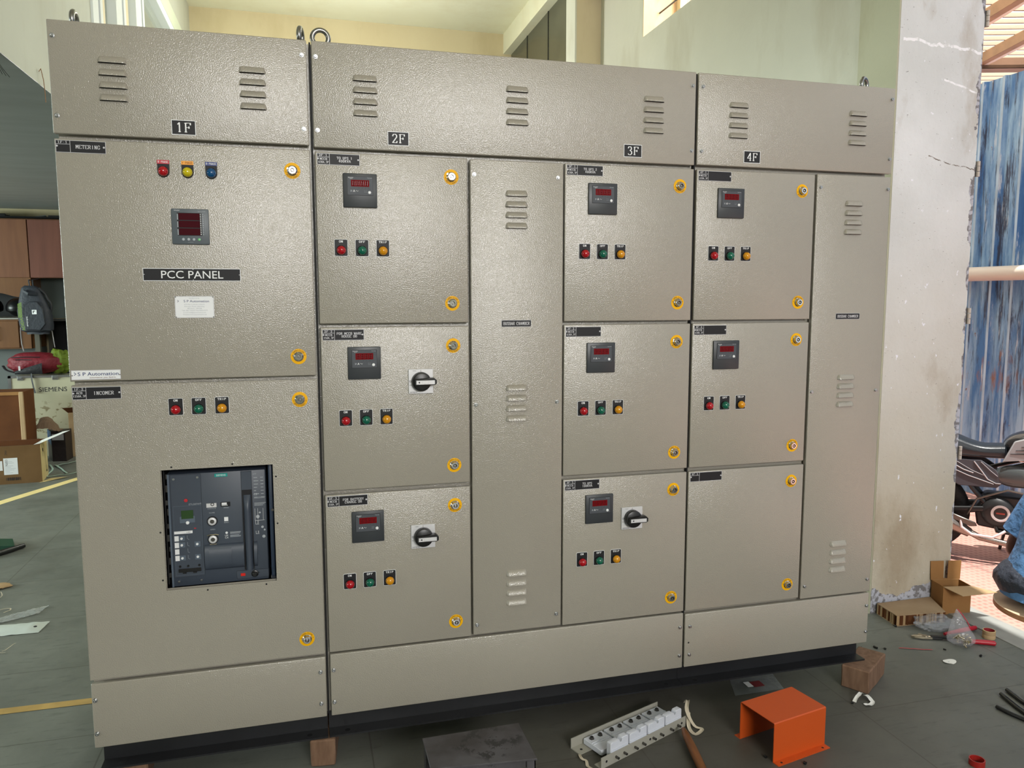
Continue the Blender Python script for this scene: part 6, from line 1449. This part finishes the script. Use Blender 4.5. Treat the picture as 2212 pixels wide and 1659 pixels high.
mb.build('crumpled_sheet', [card('grey_brown_card', (122, 100, 82), (138, 116, 96))], t, flat=True)
mb = MB(); mb.box(-1.47, -1.0, 5.40, 5.485, 0.0, 0.405, 0, 0.004); mb.face([(-1.51, 5.37, 0.455), (-1.0, 5.36, 0.47), (-1.0, 5.40, 0.405), (-1.47, 5.40, 0.405)], 1)
tag(mb.build('cardboard_box', [CARDL, CARDD], origin=(-1.2, 5.37, 0), flat=True), 'open brown cardboard box half hidden behind the 1F cabinet edge', 'cardboard box')
# white strapping band on the floor
STRAP = mat('pale_green_strap', (176, 204, 194), 0.4)
for pts, lb in ((((-1.545, 5.06), (-1.45, 4.80), (-1.43, 4.56), (-1.33, 4.60), (-1.24, 4.66), (-1.19, 4.80)), 'pale plastic strapping loop on the floor beside the large brown box'), (((-1.50, 5.03), (-1.40, 4.85), (-1.30, 4.64)), 'pale plastic strapping end crossing the strapping loop'), (((-1.47, 4.98), (-1.38, 5.12), (-1.33, 5.35)), 'pale plastic strapping strand leading to the small dark box')):
    ribbon(pts, 0.016, STRAP, 'strapping_band', lb, 'strapping', 'plastic strapping on the floor', 0.002, 0.006)
# floor tape and sun streak
mb = MB(); mb.face([(-3.0, 0.605, 0.0012), (0.2, 0.585, 0.0012), (0.2, 0.625, 0.0012), (-3.0, 0.660, 0.0012)]); struct(mb.build('trim_floor_tape', [mat('worn_yellow_tape', (178, 148, 88), 0.5, var=0.15, vscale=14)], flat=True))
mb = MB(); mb.face([(-2.6, 1.60, 0.0012), (-2.48, 1.58, 0.0012), (-0.95, 4.80, 0.0012), (-1.00, 4.86, 0.0012)]); struct(mb.build('trim_sun_streak', [mat('cream_sun_streak', (250, 228, 160), 0.5)], flat=True))  # streak of sunlight laid on the floor as a pale strip
# left foreground bits
mb = MB(); mb.prism([(-1.42, 2.60), (-1.02, 2.560), (-1.075, 2.705), (-1.42, 2.80)], lambda u, v, w_: (u, v, w_), 0.0, 0.030, 0, 0.001)
for f in mb.bm.faces:
    if f.normal.z > 0.5: f.material_index = 1
tag(mb.build('green_box', [mat('dark_green', (20, 66, 46), 0.5), CARDL], origin=(-1.2, 2.68, 0)), 'flat green-sided box with a tan top on the floor at the left edge', 'box')
t = thing('torch_handle', 'black sleeved tool with a copper tip on the floor in front of the green box', 'tool', (-1.05, 2.5, 0))
mb = MB(); mb.tube([(-1.075, 2.475, 0.014), (-1.03, 2.53, 0.015), (-0.985, 2.600, 0.014)], [0.016, 0.0155, 0.012], 14); mb.build('grip', [BLKPL], t)
mb = MB(); mb.tube([(-1.12, 2.42, 0.012), (-1.075, 2.475, 0.013)], [0.006, 0.012], 12); mb.build('copper_tip', [mat('copper', (190, 120, 90), 0.3, 1.0)], t)
mb = MB(); mb.blob((-0.90, 1.935, 0.008), (0.065, 0.040, 0.010), lambda d_: 1 + 0.35 * noise.noise(d_ * 3), 18, 8); tag(mb.build('cardboard_scrap', [CARDL], origin=(-0.90, 1.93, 0)), 'crumpled cardboard scrap on the floor at the left edge', 'cardboard')
mb = MB(); mb.grid(lambda u, v: (-0.80 + u * 0.205 + 0.02 * v, 1.40 + 0.115 * u * (1 - v * 0.2) + v * (0.09 + 0.03 * u), 0.003 + 0.010 * abs(noise.noise(Vector((u * 12, v * 7, 0))))), 30, 14); tag(mb.build('bubble_wrap', [mat('bubble_film', (200, 206, 206), 0.2, alpha=0.55, spec=0.8, bump=1.0, bscale=90)], origin=(-0.7, 1.46, 0)), 'strip of clear bubble wrap on the floor at the left edge', 'bubble wrap')
t = thing('padded_envelope', 'long white plastic packet on the floor in front of the bubble wrap', 'packet', (-0.65, 1.355, 0))
mb = MB(); mb.grid(lambda u, v: (-0.80 + u * 0.270 + v * 0.012 * u, 1.300 + v * 0.118 - 0.006 * u, 0.002 + 0.014 * max(0, math.sin(PI * v)) ** 0.6 * min(1, (1 - u) * 6) + 0.003 * noise.noise(Vector((u * 9, v * 5, 3)))), 30, 10); mb.build('packet_film', [mat('white_film', (206, 216, 212), 0.35)], t)
mb = MB(); mb.blob((-0.560, 1.345, 0.010), (0.011, 0.009, 0.003), None, 10, 6); mb.build('dark_mark', [INK], t)
for pts, wd, lb in ((((-0.79, 1.60), (-0.745, 1.615), (-0.735, 1.60), (-0.75, 1.565)), 0.006, 'tan twine curl behind the bubble wrap'), (((-0.585, 1.200), (-0.60, 1.155), (-0.612, 1.125)), 0.004, 'short white twine in front of the white packet'), (((-0.66, 1.115), (-0.62, 1.118), (-0.596, 1.112)), 0.004, 'white twine at the left edge in front of the white packet'), (((-0.86, 1.86), (-0.835, 1.80), (-0.845, 1.76)), 0.004, 'pale wire end behind the twine curl')):
    ribbon(pts, wd, CLOTH, 'twine', lb, 'twine', 'twine bits on the floor', 0.002, 0.003)
# strands hanging from the mezzanine edge, and the loose wire on the parapet
t = thing('wire_bundle', 'fan of thin black wires hanging from the mezzanine edge at the upper left', 'wires', (-0.45, 0.95, 2.30))
mb = MB()
for i in range(8): mb.tube(curve([(-0.42, 0.90 + 0.008 * i, 2.297), (-0.445, 0.95 + 0.012 * i, 2.290), (-0.475 + 0.006 * i, 0.975 + 0.019 * i, 2.262)], 3, 1), 0.0011, 5)
mb.build('wire_strands', [BLKPL], t)
mb = MB(); mb.tube([(-0.393, 1.325, 2.345), (-0.390, 1.34, 2.36), (-0.388, 1.36, 2.32), (-0.388, 1.37, 2.27), (-0.388, 1.372, 2.235)], 0.0016, 5); tag(mb.build('loose_wire', [mat('tan_wire', (140, 104, 70), 0.6)], origin=(-0.393, 1.33, 2.34)), 'short tan wire dangling from the pale parapet wall', 'wire')
